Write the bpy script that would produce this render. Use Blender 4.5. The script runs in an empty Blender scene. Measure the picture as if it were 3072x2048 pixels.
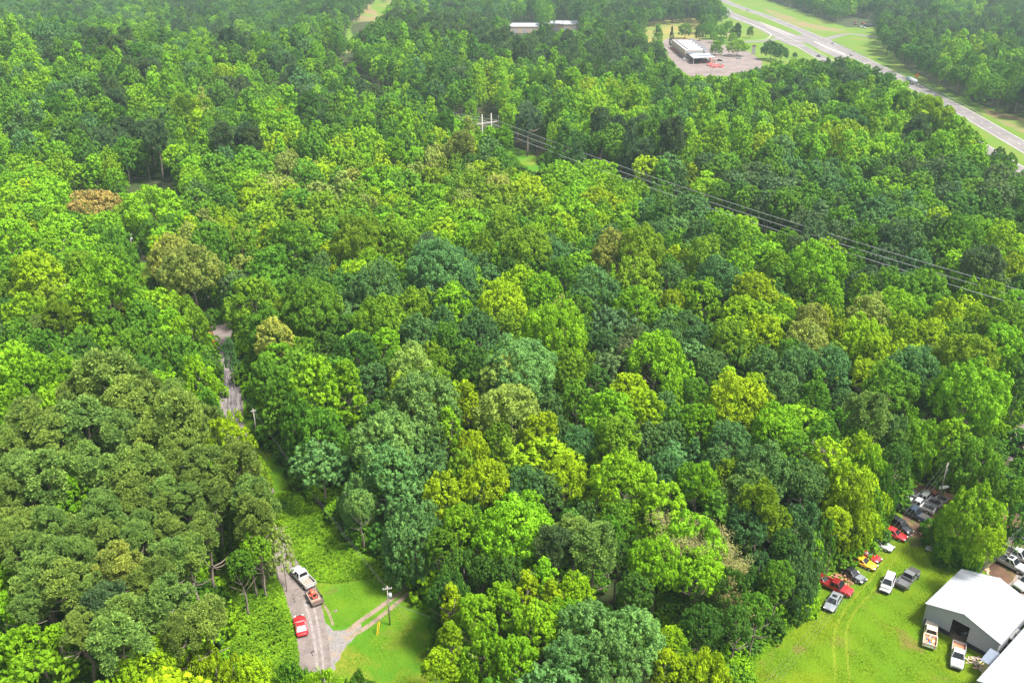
import bpy, bmesh, math, random
import numpy as np
from mathutils import Vector, Matrix
R = math.radians
sc = bpy.context.scene

# ---------------------------------------------------------------- camera, sky, sun, exposure
CAMH, PITCH, FPX = 98.0, R(25.4), 890.0
cam_data = bpy.data.cameras.new('camera')
cam_data.sensor_width = 36.0
cam_data.lens = FPX / 1024 * 36
cam_data.clip_start, cam_data.clip_end = 1.0, 9000
cam = bpy.data.objects.new('camera', cam_data)
cam.location = (0, 0, CAMH)
cam.rotation_euler = (math.pi / 2 - PITCH, 0, 0)
sc.collection.objects.link(cam)
sc.camera = cam
SUN_EL, SUN_AZ = 62, 112          # azimuth measured clockwise from +Y (the view direction)
world = bpy.data.worlds.new('World'); sc.world = world; world.use_nodes = True
wn, wl = world.node_tree.nodes, world.node_tree.links
bg = wn['Background']
sky = wn.new('ShaderNodeTexSky'); sky.sky_type = 'NISHITA'; sky.sun_disc = False
sky.sun_elevation = R(SUN_EL); sky.sun_rotation = R(SUN_AZ)
sky.air_density, sky.dust_density, sky.ozone_density = 1.2, 4.0, 1.0
hs = wn.new('ShaderNodeHueSaturation'); hs.inputs['Saturation'].default_value = 0.45
wl.new(sky.outputs[0], hs.inputs['Color']); wl.new(hs.outputs[0], bg.inputs[0])
bg.inputs[1].default_value = 0.11
sun_d = bpy.data.lights.new('sun', 'SUN'); sun_d.energy = 3.9; sun_d.angle = R(12); sun_d.color = (1, .975, .91)
sun = bpy.data.objects.new('sun', sun_d); sc.collection.objects.link(sun)
sd = Vector((math.sin(R(SUN_AZ)) * math.cos(R(SUN_EL)), math.cos(R(SUN_AZ)) * math.cos(R(SUN_EL)), math.sin(R(SUN_EL))))
sun.rotation_euler = sd.to_track_quat('Z', 'Y').to_euler()
sc.view_settings.view_transform = 'Standard'; sc.view_settings.look = 'None'
sc.view_settings.gamma = 1; sc.view_settings.use_curve_mapping = False
sc.view_settings.exposure = 1.2
cy = sc.cycles
cy.max_bounces = 6; cy.diffuse_bounces = 3; cy.transmission_bounces = 3; cy.volume_bounces = 0
cy.glossy_bounces = 2; cy.use_denoising = True
HAZE_DENSITY = 0.00015
rnd = random.Random(7)
nrs = np.random.RandomState(7)

# ---------------------------------------------------------------- helpers
def un(fx, fy, h=0.0):
    "the place in the world, at height h, that a survey sighting (fx, fy) of the place points at"
    u = (fx / 3 - 512) / FPX; v = (fy / 3 - 341.3) / FPX
    s, c = math.sin(PITCH), math.cos(PITCH)
    t = (h - CAMH) / (-s - v * c)
    return Vector((u * t, (c - v * s) * t, h))
def pr(x, y, z):
    s, c = math.sin(PITCH), math.cos(PITCH); w = z - CAMH
    d = max(y * c - w * s, .1); dn = -y * s - w * c
    return (3 * (512 + FPX * x / d), 3 * (341.3 + FPX * dn / d), d)
def tz(n, x, y):      # sightings noted tile by tile
    ox, oy = ((0, 0), (1024, 0), (2048, 0), (0, 683), (1024, 683), (2048, 683), (0, 1366), (1024, 1366), (2048, 1366))[n - 1]
    return ox + x / 2.297, oy + y / 2.297
def sstep(a, b, x): t = np.clip((x - a) / (b - a), 0, 1); return t * t * (3 - 2 * t)
def hills(x, y):
    x = np.asarray(x, float); y = np.asarray(y, float)
    m = sstep(40, -90, x) * sstep(260, 420, y)
    r = 15 * np.exp(-((y - 640 - .25 * x) / 95) ** 2) - 7 * np.exp(-((y - 830 - .2 * x) / 80) ** 2) + 5 * np.sin(x / 60 + y / 85) + 3 * np.sin(x / 27 - y / 49)
    far = sstep(900, 1900, y) * 55 * sstep(150, -250, x)
    m2 = sstep(60, -20, x - .1 * y + 60)
    return m * r + far * m2
def hz(x, y): return float(hills(x, y))

def link(o, parent=None):
    sc.collection.objects.link(o)
    if parent: o.parent = parent
    return o
def tag(o, label=None, cat=None, group=None, kind=None):
    for k, v in (('label', label), ('category', cat), ('group', group), ('kind', kind)):
        if v: o[k] = v
    return o
def empty(name, loc=(0, 0, 0), rz=0, label=None, cat=None, group=None):
    o = bpy.data.objects.new(name, None); o.location = loc; o.rotation_euler = (0, 0, rz); o.empty_display_size = .1
    link(o); return tag(o, label, cat, group)
def mesh_np(name, v, f, mats, midx=None, smooth=False):
    me = bpy.data.meshes.new(name)
    v = np.asarray(v, np.float32); f = np.asarray(f, np.int32); n, k = f.shape
    me.vertices.add(len(v)); me.vertices.foreach_set('co', v.ravel())
    me.loops.add(n * k); me.loops.foreach_set('vertex_index', f.ravel())
    me.polygons.add(n); me.polygons.foreach_set('loop_start', np.arange(0, n * k, k, dtype=np.int32))
    me.polygons.foreach_set('loop_total', np.full(n, k, np.int32))
    for m in mats: me.materials.append(m)
    if midx is not None: me.polygons.foreach_set('material_index', np.asarray(midx, np.int32))
    me.update(); me.validate()
    if smooth: me.shade_smooth()
    return me
class MB:
    def __init__(s): s.v = []; s.f = []
    def add(s, v, f, M=None):
        b = len(s.v)
        s.v += [tuple(M @ Vector(p)) if M else tuple(p) for p in v]; s.f += [[i + b for i in q] for q in f]; return s
    def box(s, x0, x1, y0, y1, z0, z1, M=None):
        return s.add([(x, y, z) for z in (z0, z1) for y in (y0, y1) for x in (x0, x1)],
                     [(0, 2, 3, 1), (4, 5, 7, 6), (0, 1, 5, 4), (2, 6, 7, 3), (0, 4, 6, 2), (1, 3, 7, 5)], M)
    def tube(s, pts, rads, n=8, cap=True):
        pts = [Vector(p) for p in pts]; vs = []; fs = []
        if not hasattr(rads, '__len__'): rads = [rads] * len(pts)
        for i, p in enumerate(pts):
            d = (pts[min(i + 1, len(pts) - 1)] - pts[max(i - 1, 0)]).normalized()
            a = d.cross(Vector((0, 0, 1)) if abs(d.z) < .9 else Vector((1, 0, 0))).normalized(); b = d.cross(a)
            for k in range(n):
                t = 2 * math.pi * k / n; vs.append(p + (a * math.cos(t) + b * math.sin(t)) * rads[i])
        for i in range(len(pts) - 1):
            for k in range(n): fs.append((i * n + k, i * n + (k + 1) % n, (i + 1) * n + (k + 1) % n, (i + 1) * n + k))
        if cap: fs += [tuple(range(n))[::-1], tuple((len(pts) - 1) * n + k for k in range(n))]
        return s.add(vs, fs)
    def mesh(s, name, m, smooth=False):
        me = bpy.data.meshes.new(name); me.from_pydata(s.v, [], s.f); me.validate()
        bm = bmesh.new(); bm.from_mesh(me); bmesh.ops.recalc_face_normals(bm, faces=bm.faces[:]); bm.to_mesh(me); bm.free()
        me.materials.append(m)
        if smooth: me.shade_smooth()
        return me
    def build(s, name, m, parent=None, smooth=False, bevel=0, loc=None):
        o = bpy.data.objects.new(name, s.mesh(name, m, smooth))
        if bevel:
            b = o.modifiers.new('bevel', 'BEVEL'); b.width = bevel; b.segments = 2; b.limit_method = 'ANGLE'
        if loc is not None: o.location = loc
        return link(o, parent)

# ---------------------------------------------------------------- materials
def newmat(name):
    m = bpy.data.materials.new(name); m.use_nodes = True
    return m, m.node_tree.nodes, m.node_tree.links, m.node_tree.nodes['Principled BSDF']
def plain(name, col, rough=.6, metal=0, var=.12, scale=3, bump=0, coat=0):
    m, n, l, b = newmat(name)
    tc = n.new('ShaderNodeTexCoord'); no = n.new('ShaderNodeTexNoise'); no.inputs['Scale'].default_value = scale; no.inputs['Detail'].default_value = 6
    l.new(tc.outputs['Object'], no.inputs[0])
    cr = n.new('ShaderNodeValToRGB'); cr.color_ramp.elements[0].position = .3; cr.color_ramp.elements[1].position = .7
    cr.color_ramp.elements[0].color = (*[c * (1 - var) for c in col], 1); cr.color_ramp.elements[1].color = (*[min(1, c * (1 + var)) for c in col], 1)
    l.new(no.outputs[0], cr.inputs[0]); l.new(cr.outputs[0], b.inputs['Base Color'])
    b.inputs['Roughness'].default_value = rough; b.inputs['Metallic'].default_value = metal
    if coat: b.inputs['Coat Weight'].default_value = coat
    if bump:
        bp = n.new('ShaderNodeBump'); bp.inputs['Strength'].default_value = bump; bp.inputs['Distance'].default_value = .05
        l.new(no.outputs[0], bp.inputs['Height']); l.new(bp.outputs[0], b.inputs['Normal'])
    return m
def blend(name, layers, rough=.9, bump=.4, bdist=.1):
    "layers: [(colour,), (colour, noise scale, low, high, distortion)...] mixed one over another by noise"
    m, n, l, b = newmat(name)
    tc = n.new('ShaderNodeTexCoord'); cur = None; last = None
    for i, L in enumerate(layers):
        if i == 0:
            rgb = n.new('ShaderNodeRGB'); rgb.outputs[0].default_value = (*L[0], 1); cur = rgb.outputs[0]; continue
        no = n.new('ShaderNodeTexNoise'); no.inputs['Scale'].default_value = L[1]; no.inputs['Detail'].default_value = 7
        no.inputs['Roughness'].default_value = .62; no.inputs['Distortion'].default_value = L[4] if len(L) > 4 else .4
        mp = n.new('ShaderNodeMapping'); mp.inputs['Location'].default_value = (i * 17.3, i * 9.1, 0)
        l.new(tc.outputs['Object'], mp.inputs[0]); l.new(mp.outputs[0], no.inputs[0])
        mr = n.new('ShaderNodeMapRange'); mr.inputs[1].default_value = L[2]; mr.inputs[2].default_value = L[3]
        l.new(no.outputs[0], mr.inputs[0])
        mx = n.new('ShaderNodeMix'); mx.data_type = 'RGBA'; mx.inputs['B'].default_value = (*L[0], 1)
        l.new(mr.outputs[0], mx.inputs[0]); l.new(cur, mx.inputs['A']); cur = mx.outputs['Result']; last = no
    l.new(cur, b.inputs['Base Color']); b.inputs['Roughness'].default_value = rough
    b.inputs['Specular IOR Level'].default_value = .2
    if bump:
        no = n.new('ShaderNodeTexNoise'); no.inputs['Scale'].default_value = 4; no.inputs['Detail'].default_value = 8
        l.new(tc.outputs['Object'], no.inputs[0])
        bp = n.new('ShaderNodeBump'); bp.inputs['Strength'].default_value = bump; bp.inputs['Distance'].default_value = bdist
        l.new(no.outputs[0], bp.inputs['Height']); l.new(bp.outputs[0], b.inputs['Normal'])
    return m
def foliage(name, fixed=None, trans=.32, lo=.62, hi=1.5):
    m, n, l, b = newmat(name)
    at = n.new('ShaderNodeAttribute'); at.attribute_type = 'GEOMETRY'; at.attribute_name = 'leafvar'
    if fixed:
        t = n.new('ShaderNodeRGB'); t.outputs[0].default_value = (*fixed, 1); tint = t.outputs[0]
    else:
        t = n.new('ShaderNodeAttribute'); t.attribute_type = 'INSTANCER'; t.attribute_name = 'tint'; tint = t.outputs['Color']
    a = n.new('ShaderNodeMix'); a.data_type = 'RGBA'; a.blend_type = 'MULTIPLY'; a.inputs[0].default_value = 1
    mix = n.new('ShaderNodeMix'); mix.data_type = 'RGBA'
    mix.inputs['A'].default_value = (lo * .92, lo, lo * 1.05, 1); mix.inputs['B'].default_value = (hi * 1.16, hi * .98, hi * .8, 1)
    l.new(at.outputs['Fac'], mix.inputs[0]); l.new(tint, a.inputs['A']); l.new(mix.outputs['Result'], a.inputs['B'])
    l.new(a.outputs['Result'], b.inputs['Base Color']); b.inputs['Roughness'].default_value = .7; b.inputs['Specular IOR Level'].default_value = .1
    tr = n.new('ShaderNodeBsdfTranslucent'); l.new(a.outputs['Result'], tr.inputs[0])
    ms = n.new('ShaderNodeMixShader'); ms.inputs[0].default_value = trans
    l.new(b.outputs[0], ms.inputs[1]); l.new(tr.outputs[0], ms.inputs[2]); l.new(ms.outputs[0], n['Material Output'].inputs[0])
    return m
M_leaf = foliage('broad leaves'); M_needle = foliage('pine needles', trans=.3, lo=.65, hi=1.45)
M_bark = plain('bark', (.20, .165, .13), .95, var=.35, scale=6, bump=.5)
M_pbark = plain('pine bark', (.22, .17, .14), .95, var=.3, scale=5, bump=.5)
M_dead = plain('dead wood', (.40, .33, .27), .95, var=.25, scale=4)
M_twig = plain('tan twigs', (.36, .29, .17), .95, var=.3, scale=4)

# ---------------------------------------------------------------- ground and clearings (structure)
M_forest_floor = blend('forest floor', [((.055, .045, .025),), ((.03, .06, .012), .15, .4, .6), ((.09, .06, .035), .5, .55, .7), ((.035, .075, .015), 2.0, .5, .65)])
xs = np.concatenate([np.linspace(-2600, -700, 30), np.linspace(-680, 120, 81), np.linspace(160, 2600, 40)])
ys = np.concatenate([np.linspace(-300, 240, 12), np.linspace(250, 1900, 131), np.linspace(1960, 4200, 30)])
X, Y = np.meshgrid(xs, ys); Z = hills(X, Y) - .02
nx, ny = len(xs), len(ys)
idx = np.arange(nx * ny).reshape(ny, nx)
F4 = np.stack([idx[:-1, :-1], idx[:-1, 1:], idx[1:, 1:], idx[1:, :-1]], -1).reshape(-1, 4)
ground = link(bpy.data.objects.new('ground', mesh_np('ground', np.stack([X, Y, Z], -1).reshape(-1, 3), F4, [M_forest_floor], smooth=True)))
tag(ground, kind='structure')

def jag(poly, step, amp, seed):
    r = random.Random(seed); out = []
    for i, p in enumerate(poly):
        q = poly[(i + 1) % len(poly)]; n = max(1, int((q - p).length / step)); d = (q - p).normalized(); nn = Vector((-d.y, d.x, 0))
        for k in range(n): out.append(p.lerp(q, k / n) + nn * r.uniform(-amp, amp))
    return out
def sheet(name, pts, z, m, edge=0, seed=1, step=1.5):
    P = [un(*p) if len(p) == 2 else Vector(p) for p in pts]
    if edge: P = jag(P, step, edge, seed)
    bm = bmesh.new(); vs = [bm.verts.new((p.x, p.y, z)) for p in P]; f = bm.faces.new(vs); f.normal_update()
    if f.normal.z < 0: f.normal_flip()
    bmesh.ops.triangulate(bm, faces=[f])
    me = bpy.data.meshes.new(name); bm.to_mesh(me); bm.free(); me.materials.append(m)
    o = link(bpy.data.objects.new(name, me)); tag(o, kind='structure'); return o
def strip(name, pts, hw, z, m, drape=False, world_pts=False, kind='structure', off=0, parent=None):
    P = [p if world_pts else un(*p) for p in pts]; Q = []
    for i in range(len(P) - 1):
        n = max(2, int((P[i + 1] - P[i]).length / 6))
        p0, p1, p2, p3 = P[max(i - 1, 0)], P[i], P[i + 1], P[min(i + 2, len(P) - 1)]
        for k in range(n):
            t = k / n
            Q.append(.5 * ((2 * p1) + (p2 - p0) * t + (2 * p0 - 5 * p1 + 4 * p2 - p3) * t * t + (3 * p1 - p0 - 3 * p2 + p3) * t ** 3))
    Q.append(P[-1]); v = []; f = []
    for i, p in enumerate(Q):
        d = Q[min(i + 1, len(Q) - 1)] - Q[max(i - 1, 0)]; d.z = 0; d.normalize(); nn = Vector((-d.y, d.x, 0))
        w = hw(i / (len(Q) - 1)) if callable(hw) else hw
        for s in (-1, 1):
            a = p + nn * (s * w + off); v.append((a.x, a.y, (hz(a.x, a.y) if drape else 0) + z))
    for i in range(len(Q) - 1): f.append((2 * i, 2 * i + 1, 2 * i + 3, 2 * i + 2))
    mb = MB().add(v, f); o = mb.build(name, m, parent); tag(o, kind=kind); return o, Q

M_lawn = blend('lawn grass', [((.092, .185, .003),), ((.15, .195, .004), .06, .42, .62), ((.080, .165, .003), .15, .5, .68), ((.16, .13, .03), .13, .58, .70), ((.095, .175, .004), 1.1, .5, .8)], bump=.8, bdist=.15)
M_verge = blend('verge grass', [((.10, .20, .006),), ((.06, .17, .006), .12, .42, .6), ((.20, .20, .02), .1, .5, .66), ((.15, .10, .04), .2, .6, .72), ((.07, .18, .008), 2.2, .45, .7)], bump=.8, bdist=.15)
M_dirt = blend('red dirt', [((.13, .075, .045),), ((.09, .05, .035), .3, .4, .6), ((.07, .10, .02), .18, .5, .62), ((.22, .12, .07), .5, .58, .7)])
M_clay = blend('clay bank', [((.22, .075, .03),), ((.08, .11, .02), .5, .5, .62), ((.10, .06, .035), 1.2, .5, .65)])
M_dry = blend('dry field', [((.22, .20, .05),), ((.12, .17, .03), .03, .45, .6), ((.24, .18, .06), .1, .5, .65)])
M_far_grass = blend('roadside grass', [((.10, .17, .015),), ((.15, .17, .03), .03, .5, .65), ((.09, .17, .02), .08, .5, .65)])
M_brown_grass = blend('brown grass', [((.20, .15, .07),), ((.12, .18, .03), .04, .45, .62)])
M_road = blend('old asphalt', [((.19, .155, .14),), ((.14, .115, .105), .5, .45, .6), ((.22, .185, .165), 3.0, .5, .7), ((.24, .20, .175), .35, .58, .7)], bump=.15)
M_tar = blend('tar', [((.03, .03, .035),), ((.07, .06, .06), 2.0, .5, .7)], bump=0)
M_gravel = blend('gravel', [((.22, .20, .19),), ((.15, .14, .135), 2.5, .45, .6), ((.26, .19, .14), .5, .5, .62), ((.30, .28, .27), 8, .55, .7), ((.09, .13, .02), .8, .6, .7)], bump=.5)
M_track = blend('worn track', [((.24, .175, .13),), ((.10, .13, .02), 1.1, .52, .62), ((.28, .23, .19), 4, .5, .7)], bump=.3)
M_hwy = blend('highway asphalt', [((.18, .16, .155),), ((.145, .13, .125), .2, .45, .6), ((.21, .19, .18), .05, .5, .65)], bump=0)
M_lot = blend('worn parking surface', [((.20, .16, .145),), ((.15, .12, .11), .08, .45, .6), ((.23, .185, .165), .3, .5, .65)], bump=0)
M_mark = plain('road paint', (.48, .47, .45), .6, var=.1)
M_ymark = plain('yellow road paint', (.55, .42, .16), .6, var=.1)

V = lambda n, *pts: [tz(n, *p) for p in pts]
LAWN_L = [(700, 1040), (735, 1200), (800, 1330), (930, 1500), (1080, 1640), (1225, 1735), (1330, 1850), (1370, 2150), (800, 2150), (880, 1950), (850, 1760), (700, 1300)]
LAWN_R = [(2200, 2200), (2231, 2048), (2244, 1967), (2353, 1875), (2430, 1823), (2440, 1736), (2530, 1700), (2552, 1670), (2595, 1610), (2639, 1570), (2690, 1508), (2700, 1465), (2788, 1440), (2870, 1470), (3000, 1530), (3100, 1500), (3500, 1500), (3500, 2250)]
sheet('verge_lawn', LAWN_L, .004, M_verge, .5, 3)
sheet('yard_lawn', LAWN_R, .004, M_lawn, .5, 4)
sheet('dirt_yard', V(9, (1500, 340), (1500, 480), (1580, 640), (1850, 600), (2050, 640), (2200, 560), (2351, 620), (2500, 560), (2500, 300), (1900, 250), (1600, 190)), .008, M_dirt, .6, 5)
sheet('truck_yard', V(9, (2060, 780), (2170, 650), (2330, 560), (2800, 560), (2900, 1050), (2351, 1000), (2230, 880)), .008, M_dirt, .5, 6)
sheet('gravel_drive', V(9, (2230, 890), (2300, 820), (2420, 800), (2900, 1100), (2600, 1250), (2351, 1000)), .012, M_gravel, .3, 7)
sheet('paved_yard', [(3005, 1330), (3050, 1262), (3250, 1225), (3300, 1430), (3100, 1420), (3010, 1370)], .004, M_road, 0)
sheet('clearing_lawn', [(395, 640), (430, 700), (505, 870), (470, 905), (385, 880)], .004, M_verge, .8, 8)
sheet('clay_bank', V(4, (1280, 680), (1400, 650), (1520, 690), (1545, 800), (1560, 1000), (1500, 900), (1380, 800)), .008, M_clay, .5, 9)
# the narrow lane, with its two tar-patched stretches
LANE = [(939, 2120), (938, 1975), (929, 1910), (919, 1845), (902, 1780), (884, 1723), (862, 1650), (822, 1560), (775, 1470), (722, 1350), (694, 1284), (693, 1218), (690, 1118), (681, 1031), (668, 988), (640, 930), (560, 860), (470, 780), (380, 640)]
lane, laneQ = strip('road', LANE, lambda t: 2.6, .016, M_road)
for q, (a, b, w, o_) in enumerate(((.0, .0, 0, 0),)): pass
def lane_at(fy):      # lane centre beside a sighting height
    return min(laneQ, key=lambda p: abs(pr(p.x, p.y, 0)[1] - fy))
def dirt_blot(cx, cy, r, m, name, seed, z=.02, stretch=2.2, ang=None):
    r_ = random.Random(seed); c = un(cx, cy); pts = []
    a0 = ang if ang is not None else 1.65
    for k in range(18):
        t = k / 18 * 2 * math.pi; rr = r * r_.uniform(.55, 1.15)
        d = Vector((math.cos(t) * rr, math.sin(t) * rr * stretch, 0)); d.rotate(Matrix.Rotation(a0 - math.pi / 2, 3, 'Z')); p = c + d; pts.append((p.x, p.y, 0))
    return sheet(name, pts, z, m)
k = 0
q0_, q1_ = un(694, 1240), un(682, 1045); PHI = math.atan2(q1_.x - q0_.x, q1_.y - q0_.y)
def streaks():
    m = blend('tar streaked asphalt', [((.20, .17, .165),)], bump=0); n, l = m.node_tree.nodes, m.node_tree.links; b = n['Principled BSDF']
    tc = n.new('ShaderNodeTexCoord'); cur = b.inputs['Base Color'].links[0].from_socket
    for (sx, sy, lo_, hi_, col) in ((2.2, .10, .52, .60, (.055, .05, .055)), (.5, .08, .48, .62, (.075, .066, .07)), (5, .5, .58, .64, (.04, .038, .042)), (3, .2, .58, .66, (.22, .19, .18))):
        mp = n.new('ShaderNodeMapping'); mp.inputs['Scale'].default_value = (sx, sy, 1); rt = n.new('ShaderNodeMapping'); rt.inputs['Rotation'].default_value = (0, 0, PHI); l.new(tc.outputs['Object'], rt.inputs[0]); no = n.new('ShaderNodeTexNoise'); no.inputs['Scale'].default_value = 1; no.inputs['Detail'].default_value = 5
        l.new(rt.outputs[0], mp.inputs[0]); l.new(mp.outputs[0], no.inputs[0]); mr = n.new('ShaderNodeMapRange'); mr.inputs[1].default_value = lo_; mr.inputs[2].default_value = hi_; l.new(no.outputs[0], mr.inputs[0])
        mx = n.new('ShaderNodeMix'); mx.data_type = 'RGBA'; mx.inputs['B'].default_value = (*col, 1); l.new(mr.outputs[0], mx.inputs[0]); l.new(cur, mx.inputs['A']); cur = mx.outputs['Result']
    l.new(cur, b.inputs['Base Color']); return m
M_streak = streaks()
strip('tar_streaked_stretch', [(698, 1262), (694, 1240), (692, 1200), (690, 1118), (682, 1045)], 2.3, .0195, M_streak)
for (x, y, r, s) in ((878, 1783, .14, 1.3), (881, 1795, .14, 1.4), (884, 1803, .14, 1.5), (903, 1788, .12, 1.2), (935, 1957, .16, 1.9), (940, 1952, .12, 1.6), (938, 1964, .12, 1.6)):
    k += 1; dirt_blot(x, y, r, M_tar, 'tar_patch', k, .020 + k * .0003, s)
# wheel-worn light line along the lane, gravel shoulder and mouth of the drive, two-track
M_pale = blend('pale wheel wear', [((.27, .235, .22),), ((.19, .165, .16), 1.5, .42, .6)], bump=0)
strip('wear_line', [(955, 2060), (950, 1975), (940, 1900), (926, 1845), (912, 1800)], .22, .0240, M_pale)
strip('wear_line', [(976, 2060), (968, 1975), (958, 1900), (944, 1830), (930, 1790)], .18, .0243, M_pale)
sheet('gravel_apron', [(962, 1860), (985, 1875), (1000, 1888), (1045, 1885), (1075, 1860), (1084, 1880), (1062, 1912), (1035, 1945), (1008, 1990), (990, 2060), (955, 2100), (962, 1960)], .012, M_gravel, .25, 12, .8)
strip('wheel_track', [(1040, 1895), (1075, 1866), (1120, 1835), (1160, 1806), (1205, 1772), (1222, 1752)], .42, .013, M_track)
strip('wheel_track', [(1035, 1918), (1080, 1893), (1130, 1858), (1170, 1826), (1212, 1790), (1228, 1776)], .40, .013, M_track)
strip('shoulder', [(1000, 1875), (985, 1835), (965, 1800), (950, 1770), (935, 1735)], .2, .012, M_track)
M_rut = blend('flattened grass', [((.17, .215, .012),), ((.12, .19, .008), 1.5, .45, .6)])
strip('wheel_track', [(2508, 2100), (2505, 2000), (2503, 1900), (2540, 1820), (2610, 1740), (2680, 1640)], .2, .008, M_rut)
strip('wheel_track', [(2552, 2100), (2545, 2000), (2538, 1900), (2566, 1830), (2630, 1760), (2700, 1650)], .2, .008, M_rut)
# power line corridor, far cut, far fields, highway
strip('corridor_grass', [(1400, 400), (1555, 460), (1615, 520), (2500, 960)], 7, .05, M_verge, drape=True)
strip('far_cut', [tz(2, 0, 420), tz(2, 60, 300), tz(2, 120, 215), tz(2, 210, 110), tz(2, 290, 0), tz(2, 350, -80)], lambda t: 16, .25, M_brown_grass, drape=True)
strip('far_cut', [tz(2, 60, 400), tz(2, 150, 215), tz(2, 250, 120), tz(2, 345, 0), tz(2, 390, -80)], lambda t: 14, .24, M_far_grass, drape=True)
sheet('far_field', V(2, (1950, 160), (2200, 145), (2500, 120), (2500, 260), (2280, 330), (2100, 290), (1950, 250)), .006, M_dry, 2, 4, 8)
sheet('roadside_grass', V(3, (180, -20), (500, -20), (760, 60), (1130, 190), (1330, 190), (1420, 330), (1540, 470), (1700, 560), (1900, 660), (2100, 735), (2351, 810), (3100, 1080), (3100, 1600), (2250, 1260), (1900, 1000), (1500, 760), (1000, 620), (500, 560), (100, 560), (-300, 500), (-340, 250), (0, 130), (200, 150)), .004, M_far_grass, 2, 5, 8)
sheet('brown_bank', V(3, (560, 55), (700, 100), (900, 170), (1120, 205), (1080, 225), (900, 215), (740, 160), (600, 100)), .010, M_brown_grass, 1, 6, 6)
sheet('brown_bank', V(3, (2050, 740), (2250, 790), (2500, 860), (2600, 1000), (2351, 920), (2150, 830)), .010, M_brown_grass, 1, 7, 6)
HU = [tz(3, *p) for p in ((150, -60), (320, 22), (450, 70), (600, 122), (840, 222), (1040, 312), (1300, 440), (1600, 595), (1900, 752), (2200, 925), (2400, 1040), (2900, 1330))]
HL = [tz(3, *p) for p in ((200, 20), (345, 105), (520, 172), (680, 250), (840, 330), (950, 392), (1200, 520), (1600, 740), (1900, 920), (2215, 1118), (2400, 1230), (2800, 1480))]
_, HUq = strip('highway', HU, lambda t: 5.6, .012, M_hwy)
_, HLq = strip('highway', HL, lambda t: 5.6 + (3.5 if .05 < t < .45 else 0) , .016, M_hwy)
sheet('highway_crossover', V(3, (600, 150), (760, 200), (850, 240), (1000, 262), (1080, 320), (1180, 400), (1060, 405), (815, 292), (800, 330), (700, 300), (640, 262)), .020, M_hwy)
strip('side_road', [tz(3, *p) for p in ((960, 285), (1060, 250), (1160, 235), (1330, 258), (1480, 270))], 4, .024, M_hwy)
strip('side_road', [tz(3, *p) for p in ((330, 300), (430, 290), (560, 286), (640, 272), (720, 280))], 4.5, .024, M_hwy)
sheet('median_grass', V(3, (335, 52), (450, 95), (640, 158), (770, 205), (830, 240), (790, 243), (640, 190), (480, 130), (340, 85)), .030, M_far_grass)
sheet('median_grass', V(3, (815, 293), (870, 305), (960, 355), (1075, 408), (1250, 500), (1220, 520), (1040, 425), (930, 365), (850, 320)), .030, M_far_grass)
for Q, offs in ((HUq, (-4.9, 4.9)), (HLq, (-4.9, 4.9))):
    for o_ in offs: strip('edge_line', [p for p in Q[::4]], .16, .036, M_mark, world_pts=True, off=o_)
for Q in (HUq, HLq):
    pieces = MB()
    for i in range(0, len(Q) - 3, 2):
        a, b = Q[i], Q[i] + (Q[i + 1] - Q[i]).normalized() * 3.2; d = (b - a).normalized(); nn = Vector((-d.y, d.x, 0)) * .12
        pieces.add([(*(a + nn).xy, .036), (*(a - nn).xy, .036), (*(b - nn).xy, .036), (*(b + nn).xy, .036)], [(0, 1, 2, 3)])
    tag(pieces.build('lane_dashes', M_mark), kind='structure')
M_hatch = plain('hatched island asphalt', (.22, .19, .18), .9)
for pts in (((895, 285), (930, 290), (1120, 372), (1110, 385), (990, 340)), ((520, 150), (640, 190), (760, 245), (720, 248), (600, 200))):
    sheet('hatched_island', V(3, *pts), .034, M_hatch)
for i in range(8):
    t = i / 7
    a = un(*tz(3, 905 + 190 * t, 284 + 84 * t)); b = un(*tz(3, 935 + 190 * t, 303 + 84 * t)); 
    strip('hatch_line', [a, b], .3, .040, M_mark, world_pts=True)
    a = un(*tz(3, 530 + 210 * t, 150 + 88 * t)); b = un(*tz(3, 565 + 205 * t, 166 + 84 * t))
    strip('hatch_line', [a, b], .3, .040, M_mark, world_pts=True)
strip('kerb_line', [tz(3, *p) for p in ((345, 118), (500, 180), (600, 230), (604, 250), (570, 272), (450, 280), (400, 282))], .3, .044, M_mark)
Z4 = lambda x, y: (1950 + x / 5.88, 60 + y / 5.88)
LOT = [Z4(*p) for p in ((225, 380), (330, 320), (1090, 360), (1300, 455), (1620, 400), (1640, 440), (1420, 500), (1700, 540), (1980, 720), (1960, 860), (1300, 1000), (700, 1000), (500, 850), (370, 690), (235, 500))]
sheet('parking_lot', LOT, .028, M_lot)

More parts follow.
